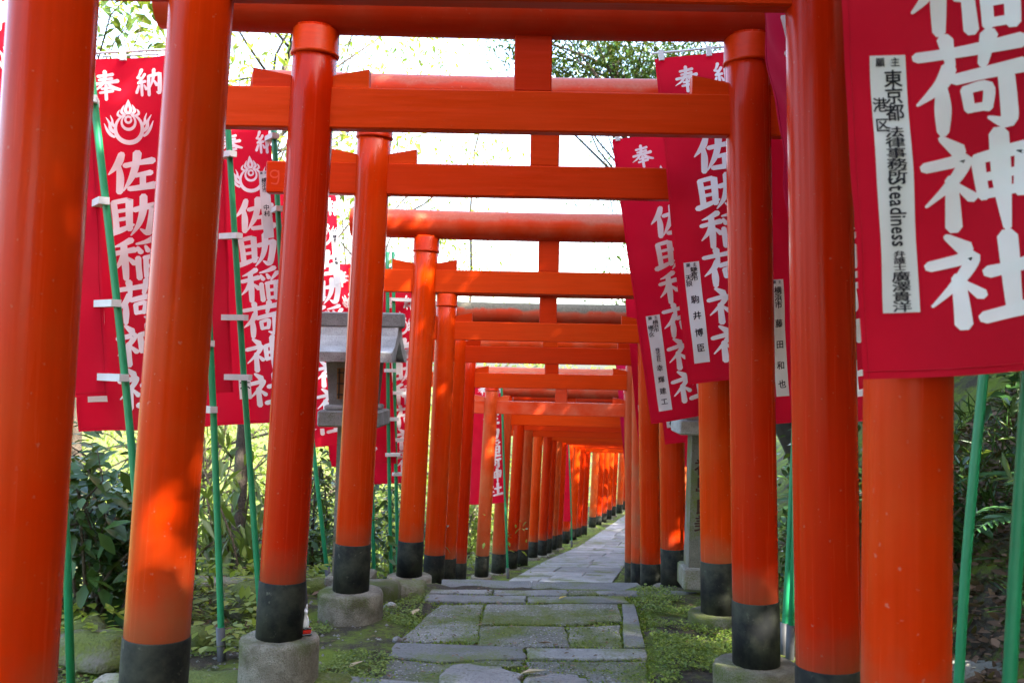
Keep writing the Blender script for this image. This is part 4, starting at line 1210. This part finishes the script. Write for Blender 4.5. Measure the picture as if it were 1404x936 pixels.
q = at(1402, 640, 4.7); fern('green fern at the right picture edge', (2.72, 5.0, ground_at(2.72, 5.0) + .18), 9, .45, 1)
fern('second fern lower on the leaf-littered bank', (2.95, 5.5, ground_at(2.95, 5.5) + .1), 9, .4, 2)
fern('small fern beside the poles behind the second right post', (2.1, 6.6, ground_at(2.1, 6.6)), 8, .3, 3)

# ------------------------------------------------------------------ ground cover, litter, gravel (uncountable)
def scatter(name, label, cat, n, xr, yr, leaf, mat, seed, up=.9, mask=None, lift=.0, wr=.6, hz=.02, flat=.35, clear=True):
    rs = np.random.RandomState(seed); x = rs.uniform(*xr, n); y = rs.uniform(*yr, n)
    nz_ = np.sin(x * 5.1 + seed) * np.sin(y * 4.3 + seed * 2) + .6 * np.sin(x * 11 + y * 7) * np.sin(y * 9 - x * 3)
    keep = nz_ > (mask if mask is not None else -9)
    u_ = x - pxc(y); keep &= (np.abs(u_ - .02) > .63) | (not clear)
    x, y = x[keep], y[keep]; n = len(x)
    P_ = np.stack([x, y, gz(x, y) + lift + rs.uniform(0, hz, n)], 1)
    Dr = rvec(rs, n); Dr[:, 2] = np.abs(Dr[:, 2]) * flat; Nr = rvec(rs, n) * (1 - up) + np.array([0, 0, up])
    Ln = leaf * rs.uniform(.6, 1.4, n)
    o = link(bpy.data.objects.new(name, leaves_mesh(name, P_, Dr, Nr, Ln, Ln * wr, M[mat], .2, .15)))
    tag(o, label, cat, kind='stuff'); return o


scatter('ground_cover', 'small green ground cover right of the path', 'ground cover', 52000, (.68, 2.2), (4.0, 6.7), .0125, 'leaf_cover', 1, .6, -.3, .004, .8, .035)
scatter('joint_moss', 'tufts of moss in the joints of the path', 'moss', 30000, (-.65, .85), (4.05, 6.6), .014, 'leaf_cover', 12, .3, None, -.024, .7, .012, 1.5, False)
scatter('ground_cover', 'sparse green ground cover left of the path', 'ground cover', 26000, (-2.1, -.5), (4.1, 6.5), .014, 'leaf_cover', 2, .7, .05, .002, .8, .02)
scatter('ground_cover', 'moss and weeds along the steps and lower path', 'ground cover', 16000, (-2.2, 5.5), (6.6, 30), .035, 'leaf_cover', 3, .7, -.1, .004, .8, .03)
scatter('ground_cover', 'leafy ground plants on the left slope', 'ground cover', 5200, (-3.6, -1.25), (4.7, 9.5), .07, 'leaf_lit', 4, .75, .0, .03, .5, .12)
scatter('leaf_litter', 'brown leaf litter on the right bank', 'leaf litter', 14000, (2.05, 4.0), (3.8, 8.5), .062, 'leaf_dead', 5, .6, None, .005, .55, .02, .3)
scatter('leaf_litter', 'brown leaf litter under the left shrubs', 'leaf litter', 3800, (-4.0, -1.1), (4.2, 9.0), .05, 'leaf_dead', 6, .6, -.3, .004, .55, .01, .3)
scatter('bank_grass', 'dark grass tufts on the right bank', 'grass', 5000, (2.1, 4.8), (4.2, 9.0), .2, 'leaf_dark', 7, .5, .15, .02, .07, .12, 1.2)
scatter('leaf_litter', 'tiny dry leaf scraps strewn over the terrace and path', 'leaf litter', 330, (-1.9, 2.0), (4.1, 6.7), .028, 'leaf_dead', 14, .9, None, .006, .5, .002, .1, False)
# pebbles
rs = np.random.RandomState(9); pm = MB()
for k in range(700):
    x, y = rs.uniform(-2.2, -.65), rs.uniform(4.2, 6.4); r_ = rs.uniform(.004, .013); z = ground_at(x, y)
    pm.add([(x + r_, y, z), (x, y + r_, z), (x - r_ * 1.1, y, z), (x, y - r_, z), (x, y, z + r_ * .9), (x, y, z - r_)], [(0, 1, 4), (1, 2, 4), (2, 3, 4), (3, 0, 4)])
tag(pm.build('gravel', M['rock']), 'loose pale gravel left of the path', 'gravel', kind='stuff')


def fallen(label, px_, py_, size, rz, mat, plane=True):
    q_ = on_path(px_, py_) if plane else None
    o = bpy.data.objects.new('fallen_leaf', leaves_mesh('fallen_leaf', np.zeros((1, 3)), np.array([[1., 0, 0]]), np.array([[0, .15, 1.]]), np.array([size]), np.array([size * .48]), M[mat], .5, -.12))
    link(o); o.location = (q_.x, q_.y, q_.z + .012); o.rotation_euler.z = rz; tag(o, label, 'leaf', 'fallen leaves on the path')


fallen('long tan fallen leaf on the pale rock at the bottom', 712, 927, .13, .15, 'leaf_tan')
fallen('pale fallen leaf on soil below the fourth left footing', 566, 845, .10, 1.3, 'leaf_tan')
fallen('small yellow leaf on the upper slabs', 766, 823, .07, .7, 'leaf_yellow')
fallen('brown leaf on the crack between slabs', 737, 884, .08, -.3, 'leaf_dead')
fallen('tan leaf on moss left of the path', 478, 918, .09, .9, 'leaf_tan')
fallen('pale leaf on the ground cover right of the path', 977, 871, .09, -.8, 'leaf_tan')
